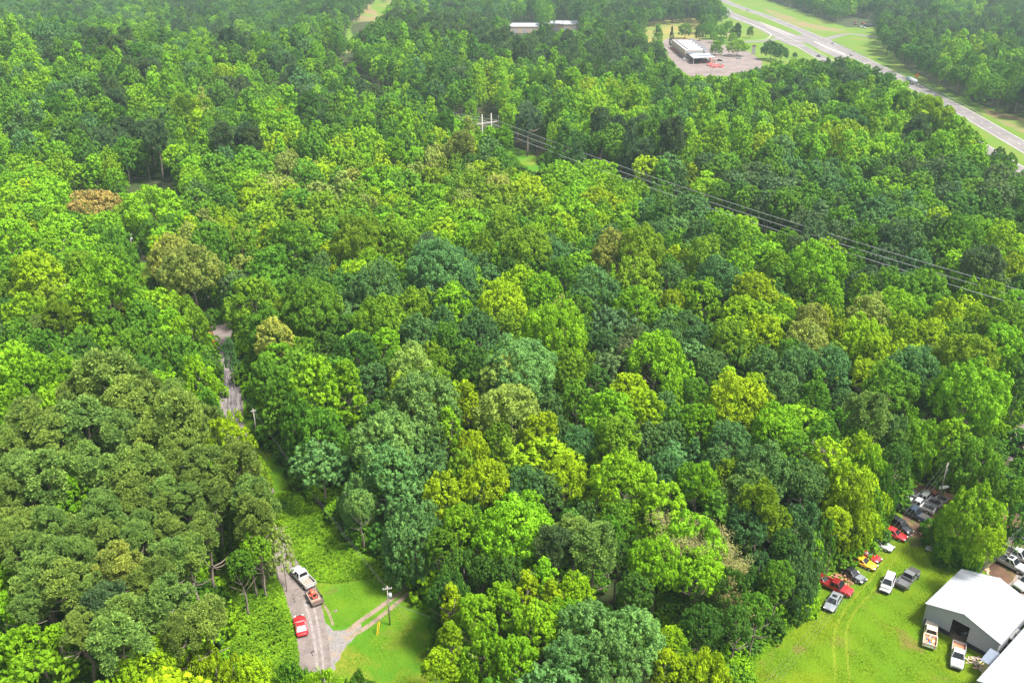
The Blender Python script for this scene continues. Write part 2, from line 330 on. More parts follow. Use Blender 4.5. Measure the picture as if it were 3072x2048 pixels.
# ---------------------------------------------------------------- crowns
def frames(n):
    "two unit vectors square to each unit normal"
    up = np.where(np.abs(n[:, 2:3]) > .9, [[1., 0, 0]], [[0, 0, 1.]])
    a = np.cross(n, up); a /= np.linalg.norm(a, axis=1, keepdims=True); return a, np.cross(n, a)
def unit(v): return v / np.maximum(np.linalg.norm(v, axis=-1, keepdims=True), 1e-9)
def sphere_pts(rs, n, up=-.3):
    z = rs.uniform(up, 1, n); t = rs.uniform(0, 2 * np.pi, n); q = np.sqrt(1 - z * z)
    return np.stack([q * np.cos(t), q * np.sin(t), z], -1)
def leaves(rs, pos, nrm, size, jit, aspect=.62):
    n = len(pos); nn = unit(nrm + rs.normal(0, jit, (n, 3))); a, b = frames(nn)
    t = rs.uniform(0, 2 * np.pi, (n, 1)); u = a * np.cos(t) + b * np.sin(t); w = np.cross(nn, u)
    s = size * rs.uniform(.65, 1.3, (n, 1))
    v = np.stack([pos - u * s, pos - w * s * aspect, pos + u * s, pos + w * s * aspect], 1)
    v[:, 2] += nn * s * .18; v[:, 0] += nn * s * .1
    return v.reshape(-1, 3)
def crown_lobes(rs, form, detail):  # detail 0: fewer, larger lobes
    "lobes of a unit crown: centres, radii, outward axes"
    L = []
    if form == 'tall':
        n = 40 if detail else 24
        for k in range(n):
            t = (k + .5) / n; z = -1.0 + 2.25 * t; rr = .78 * (1 - max(0, (t - .35) / .65) ** 1.4) * (.65 + .35 * min(1, t / .25)) 
            a = k * 2.4 + rs.uniform(-.5, .5); q = rs.uniform(.45, .85) * rr; L.append((q * math.cos(a), q * math.sin(a), z, rs.uniform(.17, .29) * (1 if detail else 1.25)))
        L.append((0, 0, 1.2, .2))
    elif form == 'oak':
        n = 56 if detail else 32
        for k in range(n):
            z = 1 - 1.5 * (k + .5) / n; q = math.sqrt(max(0, 1 - z * z)); a = k * 2.39996 + rs.uniform(-.35, .35); s = rs.uniform(.66, .84)
            L.append((q * s * math.cos(a), q * s * math.sin(a), z * .62 * rs.uniform(.85, 1.05), rs.uniform(.15, .26) * (1 if detail else 1.3)))
    elif form == 'pine':
        n = 30
        for k in range(n):
            z = 1 - 1.6 * (k + .5) / n; q = math.sqrt(max(0, 1 - z * z)); a = k * 2.39996 + rs.uniform(-.5, .5); s = rs.uniform(.4, .85)
            L.append((q * s * math.cos(a), q * s * math.sin(a), z * rs.uniform(.7, 1.05), rs.uniform(.17, .30)))
    else:
        n = 48 if detail else 28
        for k in range(n):
            z = 1 - 1.6 * (k + .5) / n; q = math.sqrt(max(0, 1 - z * z)); a = k * 2.39996 + rs.uniform(-.4, .4); s = rs.uniform(.55, .88)
            L.append((q * s * math.cos(a), q * s * math.sin(a), z * rs.uniform(.75, 1.0), rs.uniform(.16, .28) * (1 if detail else 1.3)))
    return np.array(L)
def crown_mesh(name, seed, form, nclump, nleaf, size, mat, jit=.42):
    rs = np.random.RandomState(seed); L = crown_lobes(rs, form, 0 if nclump < 10 else 1)
    warp = rs.uniform(-.09, .09, (len(L), 3)); L[:, :3] += warp
    V_, var = [], []
    P, N, C = [], [], []
    for x, y, z, r in L:
        c = np.array([x, y, z]); out = unit(c + np.array([0, 0, .45]))
        d = unit(sphere_pts(rs, nclump, -1) + out * .75); 
        if form == 'tall': d = unit(d * [1, 1, 1.25])
        cc = c + d * r * rs.uniform(.75, 1.08, (nclump, 1)); cv = rs.uniform(0, 1, nclump)
        lobe_v = rs.uniform(-.22, .22)
        for q in range(nclump):
            rr = r * rs.uniform(.26, .42) * (1.15 if form == 'oak' else 1)
            if form == 'pine':
                dd = unit(sphere_pts(rs, nleaf, -.5) + d[q] * .35 + [0, 0, .35]); pos = cc[q] + dd * rr * rs.uniform(.35, 1, (nleaf, 1))
            else:
                dd = unit(sphere_pts(rs, nleaf, -.8) + d[q] * .6); pos = cc[q] + dd * rr * rs.uniform(.7, 1.05, (nleaf, 1))
            P.append(pos); N.append(dd); C.append(np.clip(rs.normal(.42 + lobe_v * (1 if nclump > 9 else .6) + .22 * (cv[q] - .5), .16 if nclump > 9 else .08, nleaf), 0, 1))
    P, N, C = np.concatenate(P), np.concatenate(N), np.concatenate(C)
    if form == 'pine':
        # needle sprays: narrow blades fanned along the outward direction
        a, b = frames(N); t = rs.uniform(0, 2 * np.pi, (len(P), 1)); side = a * np.cos(t) + b * np.sin(t); s = size * rs.uniform(.8, 1.5, (len(P), 1))
        tip = unit(N + rs.normal(0, .45, N.shape))
        v = np.stack([P - side * s * .42, P + side * s * .42, P + tip * s * 1.5 + side * s * .16, P + tip * s * 1.5 - side * s * .16], 1).reshape(-1, 3)
    else: v = leaves(rs, P, N, size, jit)
    f = np.arange(len(v)).reshape(-1, 4)
    me = mesh_np(name, v, f, [mat])
    at = me.attributes.new('leafvar', 'FLOAT', 'POINT'); at.data.foreach_set('value', np.repeat(C, 4).astype(np.float32))
    return me
def trunk_mb(seed, form, L=None):
    r = random.Random(seed); mb = MB()
    # unit trunk: height 1, crown centre at height .62, crown radius about .36
    top = .88 if form in ('tall', 'pine') else .72
    pts = [Vector((0, 0, -.02))]
    for k in range(1, 6): pts.append(Vector((r.uniform(-.012, .012) * k, r.uniform(-.012, .012) * k, top * k / 5)))
    mb.tube(pts, [.026, .020, .017, .014, .010, .004], 7)
    for k in range(9 if form != 'pine' else 8):
        h = r.uniform(.42, top - .04); i = min(4, int(h / top * 5)); base = pts[i].lerp(pts[i + 1], h / top * 5 - i)
        a = k * 2.4 + r.uniform(-.4, .4); ln = r.uniform(.14, .26); rise = r.uniform(.05, .2) if form != 'pine' else r.uniform(0, .07)
        mid = base + Vector((math.cos(a) * ln * .5, math.sin(a) * ln * .5, rise * .6)); tip = base + Vector((math.cos(a) * ln, math.sin(a) * ln, rise + .04))
        mb.tube([base, mid, tip], [.009, .006, .002], 5)
    return mb
NEAR = {'round': [], 'oak': [], 'tall': [], 'pine': []}
for form, n, nc, nl, sz in (('round', 5, 12, 22, .040), ('oak', 5, 12, 22, .034), ('tall', 4, 13, 22, .043), ('pine', 5, 18, 30, .050)):
    for k in range(n):
        NEAR[form].append((crown_mesh('crown', 100 + 17 * k + len(form), form, nc, nl, sz, M_needle if form == 'pine' else M_leaf),
                           trunk_mb(50 + k, form).mesh('trunk', M_pbark if form == 'pine' else M_bark, True)))
NEAR['big'] = [(crown_mesh('crown', 700 + k, 'oak', 17, 34, .026, M_leaf), NEAR['oak'][k][1]) for k in range(3)]
far_col = bpy.data.collections.new('distant tree shapes')
FAR = {'round': [], 'oak': [], 'tall': [], 'pine': []}; fi = 0
for form, n in (('oak', 4), ('pine', 5), ('round', 6), ('tall', 4)):
    for k in range(n):
        cm = crown_mesh('distant_crown', 900 + 31 * k + len(form), form, 8 if form != 'pine' else 9, 14, .066, M_needle if form == 'pine' else M_leaf, .2)
        # crown centre lifted to unit height, trunk below
        bm = bmesh.new(); bm.from_mesh(cm); bmesh.ops.translate(bm, verts=bm.verts[:], vec=(0, 0, 1.75))
        tm = MB().tube([(0, 0, -.02), (.02, 0, .8), (0, .02, 1.9)], [.05, .04, .02], 5); me2 = tm.mesh('t', M_bark)
        nf = len(bm.faces); bm.from_mesh(me2); bm.faces.ensure_lookup_table()
        for f_ in bm.faces[nf:]: f_.material_index = 1
        bm.to_mesh(cm); bm.free(); cm.materials.append(M_bark)
        o = bpy.data.objects.new('distant_tree_%02d' % fi, cm); far_col.objects.link(o); FAR[form].append(fi); fi += 1

TINT = {'l': (.190, .410, .014), 'g': (.108, .268, .020), 'd': (.074, .192, .026), 'b': (.094, .222, .062), 'y': (.265, .440, .010), 'h': (.165, .310, .016),
        'o': (.260, .345, .065), 'p': (.178, .300, .060), 'q': (.092, .175, .062), 't': (.31, .32, .14), 'A': (.34, .29, .085), 'x': (.26, .43, .085), 'n': (.14, .17, .07), 'c': (.12, .22, .11), 's': (.145, .310, .078)}
CNAME = {'l': 'bright green', 'g': 'mid green', 'd': 'deep green', 'b': 'blue green', 'y': 'yellow green', 'h': 'olive green', 'o': 'golden olive', 'p': 'olive', 'q': 'dull dark green', 't': 'tan', 'A': 'rusty orange', 'x': 'pale green', 'n': 'brownish', 'c': 'silvery green', 's': 'sage green'}
def jit_tint(c, r):
    b = r.uniform(.82, 1.18); g = r.uniform(-.1, .1)
    return (c[0] * b * (1 + g), c[1] * b, c[2] * b * (1 - g))

# hand survey of the canopy: (tile, x, y, width, colour, form) form r round, o oak, t tall, p pine
SURVEY = {
4: '''120,130,300,lr 380,150,200,lt 470,110,170,lt 790,110,240,gr 50,330,200,gr 380,190,200,lt 270,380,330,yr 580,310,240,hr 820,290,270,gr 1130,110,320,oo 1320,310,340,oo
1270,540,340,ho 1460,170,280,gr 1680,150,200,hr 850,500,440,lr 590,600,250,yt 200,640,280,lr 60,560,160,dr 390,620,170,hp 1000,650,220,gr 1170,700,220,lr 1180,880,330,gr 1290,900,300,gr 1400,1000,230,lr 900,850,230,gr
1420,1220,220,gr 600,870,200,dr 420,900,120,dt 1750,500,350,hr 1870,300,260,gr 2020,180,330,gr 1640,430,160,dr 1850,700,300,gr 1630,830,140,br 1890,790,250,or 2150,590,400,go 1830,1000,260,gr 1980,1100,300,gr
2200,1150,380,lr 2110,870,180,gr 2250,850,200,dr 1950,1300,300,gr 2200,1400,330,gr 1560,1470,350,yr 170,1060,340,lr 450,1090,300,lr 90,1240,250,lr 1065,1230,115,lr 760,1150,400,pp 560,1220,280,pp
870,1250,330,pp 1200,1200,220,pp 1230,1400,380,pp 600,1400,340,pp 200,1380,300,pp 400,1500,280,pp 850,1480,280,pp 1060,1500,250,pp 50,1500,200,pp 180,1480,120,lt 980,1110,200,pp 700,980,200,dr 300,820,200,gr 120,780,220,gr 780,700,200,gr 1000,1020,220,dr''',
5: '''130,130,350,ho 400,150,300,hr 590,140,150,cp 690,160,200,lr 880,90,200,lr 960,170,200,hr 1110,50,230,hr 1280,170,330,ho 1430,180,200,br 1490,60,170,lt 1480,220,200,bo 1690,50,140,lt 1700,160,160,gr 1790,90,150,br
1970,90,200,lt 2150,70,200,bo 2070,200,330,ho 1870,190,260,oo 2270,170,180,gr 1660,270,100,lt 1870,330,80,lt 190,280,190,lr 240,460,340,bo 480,340,160,gr 680,340,430,bo 850,280,200,br 980,260,150,br 1115,250,180,lr
1290,300,150,gr 1520,340,220,gr 1750,480,310,bo 1640,520,170,lt 940,390,160,lt 500,470,160,gr 760,560,270,lr 900,490,180,br 1230,420,230,yr 1390,480,240,lr 1110,560,340,yo 1540,620,230,or 1630,630,240,gr 2040,400,300,hr
2270,370,200,br 2030,600,300,lr 2280,540,180,yr 490,590,240,hr 270,680,360,ho 690,680,200,br 730,820,220,gr 940,750,280,bo 540,770,250,br 100,900,300,do 310,830,210,lr 1140,700,210,hr 1150,830,140,lr 1460,780,430,lo
1640,870,160,hr 1820,830,220,br 2020,800,200,qr 2000,930,250,nr 2230,800,270,bo 1240,1000,450,so 700,980,200,hr 900,950,240,dr 880,1020,160,gr 480,1010,300,xr 40,1150,320,lt 200,1080,250,br 650,1100,220,hr
1130,1080,340,xr 1570,1020,260,hr 560,1250,460,so 260,1330,230,dr 880,1230,230,yt 1150,1290,400,xo 1620,1200,220,gr 1430,1270,200,br 500,1420,250,bo 740,1400,230,lt 1370,1440,270,yr 1080,1460,200,hr 1640,1500,240,bo
1850,1330,340,lr 2050,1290,300,yr 2160,930,380,lo 2230,1250,180,br 1500,1380,160,br 310,1520,450,so 2280,1450,180,br 1900,1500,330,hr 1980,1160,250,yr 900,1520,200,yr 380,950,180,gr 1760,1060,180,dr 60,700,180,gr''',
6: '''100,100,230,br 300,100,230,gr 620,130,90,lt 420,220,170,lt 130,250,270,hr 650,290,200,lr 720,130,180,gr 920,320,340,lo 1130,280,160,gr 1020,510,180,lr 1180,370,120,qr 1280,340,150,qr 1220,470,190,lt 1390,450,240,gr
1640,470,330,go 1260,520,130,qr 1450,570,290,lo 1720,500,180,gr 1620,620,190,lr 240,410,330,bo 480,500,310,yr 620,450,150,br 830,450,160,hr 130,520,240,lr 400,620,240,yr 690,640,190,lr 880,690,260,or 1060,620,150,hr
560,760,250,yr 330,830,290,hr 850,800,280,oo 1080,760,190,yr 1260,660,260,or 1240,820,290,yr 1500,760,250,yr 1690,780,240,yr 1800,650,230,yr 1880,760,200,hr 2010,660,190,yr 2110,500,210,lr 2270,560,210,lr 1990,450,170,lr
2210,660,220,hr 2130,720,170,hp 1950,920,380,ho 2200,850,300,lr 2290,1000,200,gr 80,800,210,br 190,980,240,bo 30,700,200,br 560,980,220,br 800,970,270,bo 1020,970,260,bo 1340,880,260,yr 1250,1020,180,yr
1580,1010,330,bo 680,1130,270,bo 380,1240,420,yo 500,1130,200,yr 900,1200,240,gr 1100,1220,180,br 1430,1130,350,go 1750,1070,200,gr 1270,1300,260,pp 640,1400,340,lo 1980,1180,440,lo 1600,1330,330,lo 1450,1400,220,br
2120,1330,170,lr 100,1380,260,lr 320,1490,280,bo 950,1490,260,gr 1250,1490,370,yo 80,1150,190,gr 2030,1500,360,go 800,170,190,qr 900,80,190,qr 1120,110,160,qr 1260,120,220,gr 1450,120,240,qr 1600,120,170,br
1760,60,200,br 1900,80,290,go 2070,270,270,qo 1880,190,180,lr 2200,130,230,yr 2270,280,170,yr 1620,230,170,br 1390,200,170,qr 2330,60,150,dr 2050,60,200,lr 1180,210,150,gr 740,880,200,gr 1700,1180,200,dr''',
7: '''50,300,220,pp 300,170,340,pp 120,140,250,pp 620,110,260,pp 1000,150,300,pp 1230,60,260,pp 1430,120,300,pp 1640,190,250,xr 1350,240,200,pp 930,290,250,pp 520,300,270,lr 430,400,190,lr 620,240,170,lr 700,350,210,pp
1130,280,190,pp 820,340,160,pp 90,600,260,pp 210,680,250,pp 350,500,220,pp 720,480,270,pp 860,420,150,pp 990,470,100,pp 1150,350,150,pp 1160,520,190,pp 1310,330,210,pp 1400,540,230,pp 400,720,260,pp 550,700,220,pp
740,590,230,pp 950,600,210,pp 1190,710,250,pp 1310,680,220,pp 820,800,290,op 290,880,310,pp 450,900,300,pp 980,880,120,pp 740,1060,280,qp 870,1160,330,pp 1160,1080,310,pp 1420,1130,270,pp 830,1310,340,pp 60,1080,240,lr
400,1280,170,lr 180,1310,250,lr 1110,1390,330,yo 1390,1330,310,yo 1000,1490,330,yo 1600,1450,350,yo 1740,1530,260,yr 900,1530,200,lr 1800,520,200,hr 1790,660,180,hr 1690,330,200,xt 1690,480,170,lt 1720,640,170,lt 1560,430,170,gt 1660,760,150,gr
560,1200,220,pp 640,920,200,pp 180,1050,160,pp 1240,1240,240,pp 1100,820,220,pp 1990,1500,330,go 2200,1540,380,lo 1790,560,150,gt 540,560,200,pp 1480,300,200,pp 60,860,180,lr 1640,110,280,pp 1720,300,240,pp 1740,430,220,pp 1730,50,200,hr 1770,180,200,hr 1800,330,220,pp 1850,450,200,hr 1930,590,170,or''',
8: '''100,170,260,so 330,90,350,so 130,330,180,so 500,420,460,bo 1000,200,340,yo 1280,230,300,bo 1540,160,310,yo 1430,270,200,br 1950,200,430,lo 2230,120,270,bo 1200,560,470,lo 1280,450,300,lr 830,520,300,lr 820,700,340,do 1480,640,240,qp
1740,650,300,pp 1690,400,160,br 1900,700,180,dr 2160,760,360,lo 600,850,330,do 1150,850,230,dr 760,1030,230,yt 920,1100,250,lr 1400,880,270,lt 1270,960,260,yt 1170,1080,220,lt 1450,1010,240,yt 1620,980,260,yr 1100,1010,220,lr 750,1300,260,yt
1000,1350,350,lr 1350,1200,330,lr 1550,1150,260,lr 1700,1230,420,so 2000,1290,420,so 1600,1430,360,so 1880,1470,400,so 2260,1290,200,yr 2250,1480,230,yr 1200,1430,300,lr 540,970,220,do 680,1480,240,yr 110,1540,280,go 950,560,200,gr 1900,450,220,gr 700,640,220,gr 2030,950,220,dr 1850,540,180,gr 980,800,200,dr''',
9: '''100,200,290,lo 560,130,350,bo 310,140,180,hr 120,800,330,lo 440,480,260,bo 520,680,240,bo 480,830,240,do 530,330,230,hp 640,480,200,hr 850,200,270,bo 880,370,330,bo 1000,550,380,bo 930,720,300,bo 1200,150,430,yo 1240,330,300,yr
1120,480,200,yr 1130,650,160,lr 1310,560,140,gr 1400,320,170,gr 1500,150,220,go 2040,290,430,lo 2120,110,270,go 2290,290,200,gr 2120,610,200,yr 180,1420,400,yo 60,1500,200,yr 130,1180,260,do 500,1060,200,gr
660,860,220,gr 700,640,200,dr 360,1160,200,dr 620,900,200,gr 1600,60,220,dr 1300,60,250,lr 230,60,200,br 2330,420,160,dr''',
}
def inside(px, py, poly):
    c = False; n = len(poly); j = n - 1
    for i in range(n):
        xi, yi = poly[i]; xj, yj = poly[j]
        if (yi > py) != (yj > py) and px < (xj - xi) * (py - yi) / (yj - yi) + xi: c = not c
        j = i
    return c
TREES = []      # x, y, ground z, radius, height, colour, form, surveyed
FORM = {'r': 'round', 'o': 'oak', 't': 'tall', 'p': 'pine'}
for tile, txt in SURVEY.items():
    for e in txt.split():
        x, y, w, cf = e.split(','); fx, fy = tz(tile, float(x), float(y)); w = float(w) / 2.297
        form = FORM[cf[1]]; d = pr(*un(fx, fy, 14))[2]; r = w / 3 / 2 * d / FPX * (1.07 if form != 'pine' else 1.15)
        r = max(r, 2.0)
        H = {'round': 8.5 + 1.55 * r, 'oak': 8.5 + 1.35 * r, 'tall': 8 + 2.2 * r, 'pine': 13 + 1.3 * r}[form]
        H = min(H, 25); up = {'round': .8, 'oak': .55, 'tall': 1.15, 'pine': .75}[form] * r
        p = un(fx, fy, H - up); g = hz(p.x, p.y)
        if g: p = un(fx, fy, H - up + g)
        TREES.append([p.x, p.y, g, r, H, cf[0], form, 1])
PATCH = [(400, 775), (445, 768), (490, 862), (478, 874), (404, 870)]; PAVED = [(3018, 1295), (3072, 1255), (3200, 1250), (3200, 1360), (3072, 1345), (3030, 1330)]
# exclusions: open ground and what has to stay open to view
OPEN = [LAWN_L, LAWN_R, LOT,
        V(3, (180, -40), (500, -40), (760, 60), (1130, 190), (1320, 190), (1330, 340), (1540, 490), (1700, 580), (1900, 680), (2050, 740), (2351, 830), (3100, 1100), (3100, 1500), (2300, 1190), (2170, 1090), (2030, 900), (1950, 830), (1790, 715), (1560, 610), (1470, 530), (1300, 465), (1150, 400), (900, 420), (540, 430), (500, 450), (280, 470), (60, 490), (-20, 400), (-30, 330), (280, 180), (400, 110)),
        V(2, (90, 245), (60, 300), (20, 260), (230, 30), (290, -30), (380, -30), (250, 140)),
        V(2, (2080, 200), (2450, 150), (2450, 280), (2240, 280), (2100, 290)),
        V(2, (1150, 160), (1350, 160), (1350, 215), (1260, 250), (1180, 250)), V(2, (1420, 160), (1630, 160), (1630, 215), (1440, 215)),
        V(2, (1195, 1020), (1315, 1040), (1400, 1150), (1370, 1235), (1205, 1150)), PATCH, PAVED,
        [(3010, 1290), (3072, 1250), (3200, 1240), (3200, 1400), (3072, 1345)],
        [(405, 790), (430, 780), (480, 850), (470, 865), (410, 862)], [(390, 690), (420, 690), (430, 780), (400, 770)],
        V(4, (1320, 700), (1500, 690), (1590, 780), (1640, 1000), (1690, 1380), (1500, 1300), (1530, 1000), (1500, 860), (1400, 810)),
        V(4, (915, 1320), (1050, 1290), (1060, 1330), (1000, 1390)),
        [(640, 1690), (860, 1640), (900, 2100), (690, 2130), (660, 1900)],
        V(1, (500, 1370), (640, 1330), (800, 1370), (830, 1460), (600, 1490), (480, 1450)), V(1, (840, 1330), (930, 1250), (1200, 1270), (1270, 1370), (1200, 1500), (900, 1480)),
        V(3, (1110, 130), (1340, 130), (1330, 230), (1110, 230)), V(2, (930, 745), (1080, 740), (1075, 900), (1025, 900), (950, 850))]
def is_open(x, y, z=0):
    q = pr(x, y, z); return any(inside(q[0], q[1], P) for P in OPEN)
# the wrecks stand clear of the tree line
CARS = V(9, (930, 820), (1200, 695), (1330, 570), (1390, 480), (1490, 380), (1540, 265), (1760, 245), (1780, 420), (1560, 560), (1420, 640), (1320, 760), (1230, 860), (1160, 990), (980, 1080))
VERGE = [(655, 1284), (666, 1118), (668, 1031), (690, 1023), (702, 1075), (723, 1140), (740, 1205), (766, 1262), (805, 1314), (853, 1366), (870, 1420), (905, 1480), (940, 1540), (1010, 1620), (1090, 1690), (1190, 1745), (1230, 1765), (1290, 1830), (1290, 1930), (1120, 1960), (1000, 1950), (900, 1950), (860, 1750), (905, 1700), (885, 1600), (825, 1530), (790, 1440), (757, 1340)]
CLAY = V(4, (1330, 700), (1490, 700), (1530, 800), (1520, 860), (1400, 800))
PUSH = [(CARS, lambda q: -1 if q < 2800 else 1), (VERGE, lambda q: -1 if q < 745 else 1), (PATCH, lambda q: -1 if q < 440 else 1), (PAVED, lambda q: -1), (CLAY, lambda q: -1 if q < 620 else 1)]
for t in TREES:
    for poly, sd_ in PUSH:
        q = pr(t[0], t[1], t[4] * .6); q0 = pr(t[0], t[1], 0); cx0, cx1 = min(p[0] for p in poly), max(p[0] for p in poly); cy0, cy1 = min(p[1] for p in poly), max(p[1] for p in poly)
        if not (cx0 - 200 < q[0] < cx1 + 200 and cy0 - 120 < q[1] < cy1 + 260): continue
        side = (-1 if q[0] < (2800 if poly is CARS else 0) else 1) if poly is CARS else sd_(q[0] if poly is not VERGE else q[0] - max(0, (q[1] - 1218)) * .42)
        if poly is VERGE and side < 0 and q[1] > 1235: continue
        for _ in range(40):
            hit = any(inside(*pr(t[0] + t[3] * .95 * math.cos(k * .785), t[1] + t[3] * .95 * math.sin(k * .785), t[4] * f_)[:2], poly) for k in range(8) for f_ in ((.3, .6, .8) if poly in (CARS, VERGE) else (.5, .7, .9)))
            if not hit: break
            t[0] += side * .35; t[1] += .08 if poly is CARS else 0; t[3] *= .987
# transmission corridor
HF = un(1460, 434); dirn = (un(3072, 892, 17) - un(1474, 350, 17)); dirn.z = 0; dirn.normalize(); perp = Vector((-dirn.y, dirn.x, 0))
def corridor(x, y): return abs((Vector((x, y, 0)) - HF).dot(perp))
ROWS = ['bdbgdbbddgdbgdddddbgddgd', 'gbggdgbgdqqqqgdggdggddqq', 'gqqggqgggggqqqqqgggggdlg', 'gggqglqgggdlgqdglggddqgg', 'ggqllqggdgglgllgglqgglgd',
        'gggghgldggglgllglglglldg', 'ggqqgqlglghlgdqqllgllqll', 'lggdglqgllhgdglgdlglglgg', 'glldglylhylbglqdlgbllhlg', 'lgglloyogghlglbgqglqllyl']
NEXTC = {'q': 'qqqgdg', 'g': 'ggglldb', 'l': 'llllgy', 'd': 'dddgq', 'b': 'bbbgd', 'h': 'hhyog', 'y': 'yyyhl', 'o': 'oyh', 'p': 'ppp', 'x': 'xlg', 's': 'sbg', 'n': 'nqh', 'c': 'bg', 't': 'hg', 'A': 'hg'}
cell = {}
def put(t): cell.setdefault((int(t[0] // 12), int(t[1] // 12)), []).append(t)
for t in TREES: put(t)
def near(x, y, rad):
    i, j = int(x // 12), int(y // 12)
    for a in range(i - 1, i + 2):
        for b in range(j - 1, j + 2):
            for t in cell.get((a, b), ()): yield t
def free(x, y, r, k=.66):
    for t in near(x, y, 12):
        if (t[0] - x) ** 2 + (t[1] - y) ** 2 < (k * (t[3] + r)) ** 2: return False
    return True
surv = [t for t in TREES]
sv = np.array([[t[0], t[1]] for t in surv])
INFILL = []
lane_pts = [(p.x, p.y) for p in laneQ if pr(p.x, p.y, 0)[1] > 985]
for step, rmin, rmax in ((6.0, 4.2, 6.2), (4.6, 2.6, 4.2)):
    y = 70.0
    while y < 1750:
        s = step * (1 + max(0, y - 500) / 2600); hw = y * .60 * 1.06 + 55; x = -hw
        while x < hw:
            px, py = x + rnd.uniform(-.45, .45) * s, y + rnd.uniform(-.45, .45) * s; x += s
            if y > 620 and step < 5: continue
            r = rnd.uniform(rmin, rmax)
            if not free(px, py, r): continue
            if min((a - px) ** 2 + (b - py) ** 2 for a, b in lane_pts) < (r * .75 + 3.2) ** 2: continue
            if corridor(px, py) < 8.5 + .4 * r and px > HF.x - 260: continue
            g = hz(px, py); surveyed = py < 345
            q = pr(px, py, g + 12)
            if surveyed:
                dd = ((sv - [px, py]) ** 2).sum(1); n_ = surv[int(dd.argmin())]; c = n_[5]
                c = rnd.choice(NEXTC[c]); form = 'pine' if (n_[6] == 'pine' and rnd.random() < .9) else rnd.choice(['round', 'round', 'oak', 'tall'])
                if n_[6] == 'pine' and form == 'pine': c = 'p'
                H = rnd.uniform(9, 13) + .6 * r
            else:
                ci = int(min(23, max(0, q[0] // 128))); ri = int(min(9, max(0, q[1] // 68.3)))
                c = rnd.choice(NEXTC[ROWS[ri][ci]]); 
                pine = .85 if c == 'q' else .06
                form = 'pine' if rnd.random() < pine else rnd.choice(['round', 'round', 'round', 'oak', 'oak', 'tall'] if c != 'l' else ['round', 'tall', 'tall', 'oak'])
                H = {'round': 10 + 1.5 * r, 'oak': 10 + 1.2 * r, 'tall': 9 + 2.3 * r, 'pine': 12 + 1.6 * r}[form] * rnd.uniform(.82, 1.2)
            if is_open(px, py, g) or is_open(px, py, g + H * .6) or is_open(px, py, g + H) or (is_open(px - r * .8, py, g + H * .7) or is_open(px + r * .8, py, g + H * .7)) or is_open(px - r * .55, py, g + H * .9) or is_open(px + r * .55, py, g + H * .9) or is_open(px - r * .95, py, g + H * .5) or is_open(px + r * .95, py, g + H * .5) or is_open(px, py, g + H * .8) or any(is_open(px + sx_ * r * .5, py, g + H * k_) for sx_ in (-1, 0, 1) for k_ in (.35, .5, .7, .93)): continue
            t = [px, py, g, r, H, c, form, 0]; INFILL.append(t); put(t)
        y += s
print('trees', len(TREES), len(INFILL))
def showing(t):
    q = pr(t[0], t[1], t[2] + t[4] * .7)
    return (t[7], t[3] / q[2]) if (-60 < q[0] < 3132 and -80 < q[1] < 2160) else (-1, 0)
ALL = sorted(TREES + INFILL, key=showing, reverse=True)
pines = [t for t in ALL if t[6] == 'pine']; broads = [t for t in ALL if t[6] != 'pine']
LIM = 300
single = [t for t in broads[:LIM] if showing(t)[0] >= 0] + [t for t in pines[:150] if showing(t)[0] >= 0]
sid = {id(t) for t in single}
# labels: colour and shape, then the nearest landmark and the order of nearness to it
LM = [('the red coupe on the lane', 900, 1880), ('the pole beside the gravel drive', 1165, 1810), ('the pickup towing a trailer', 895, 1730), ('the white barn', 2900, 1850), ('the yellow parked car', 2590, 1690),
      ('the bare grey tree', 2465, 1270), ('the half bare tan tree', 2090, 1560), ('the lawn under the wire', 440, 825), ('the wooden H frame', 1460, 370), ('the clay bank', 620, 1010), ('the two white pickups', 2770, 1505), ('the rear of the trailer', 960, 1640), ('the tanker truck', 2735, 245), ('the flat roofed store', 2080, 150),
      ('the rusty orange oak', 280, 620), ('the tar patched bend of the lane', 690, 1150), ('the small roof among the pines', 425, 1260), ('the pale paved yard', 3050, 1300), ('the white pickup beside the tree line', 2760, 1510),
      ('the grass gap in the power line cut', 1580, 490), ('the lowest left corner', 20, 2030), ('the middle of the wood', 1700, 1050), ('the silver sedan', 2490, 1800), ('the far cut strip', 1110, 60), ('the long shed roofs', 1600, 85)]
ORD = 'nearest,second nearest,third nearest,fourth nearest,fifth nearest,sixth nearest,seventh nearest,eighth nearest,ninth nearest,tenth nearest,eleventh nearest,twelfth nearest,thirteenth nearest,fourteenth nearest,fifteenth nearest,sixteenth nearest,seventeenth nearest,eighteenth nearest,nineteenth nearest,twentieth nearest'.split(',') + ['twenty %s nearest' % w for w in 'first second third fourth fifth sixth seventh eighth ninth'.split()] + ['thirtieth nearest'] + ['thirty %s nearest' % w for w in 'first second third fourth fifth sixth seventh eighth ninth'.split()]
SHAPE = {'round': 'round topped', 'oak': 'broad domed', 'tall': 'tall pointed', 'pine': 'pine'}
keyd = {}
for t in single:
    q = pr(t[0], t[1], t[2] + t[4] * .75); nm, lx, ly = min(LM, key=lambda m: (m[1] - q[0]) ** 2 + (m[2] - q[1]) ** 2)
    dx, dy = q[0] - lx, q[1] - ly; side = ('right of' if dx > 0 else 'left of') if abs(dx) > abs(dy) else ('below' if dy > 0 else 'above')
    keyd.setdefault((t[5], t[6], side, nm), []).append((math.hypot(dx, dy), id(t)))
LABEL = {}
for (c, form, side, nm), L in keyd.items():
    for i, (_, k_) in enumerate(sorted(L)):
        shape = SHAPE[form] if form == 'pine' else SHAPE[form] + ' tree'
        LABEL[k_] = '%s %s %s %s %s' % (ORD[i], CNAME[c], shape, side, nm)
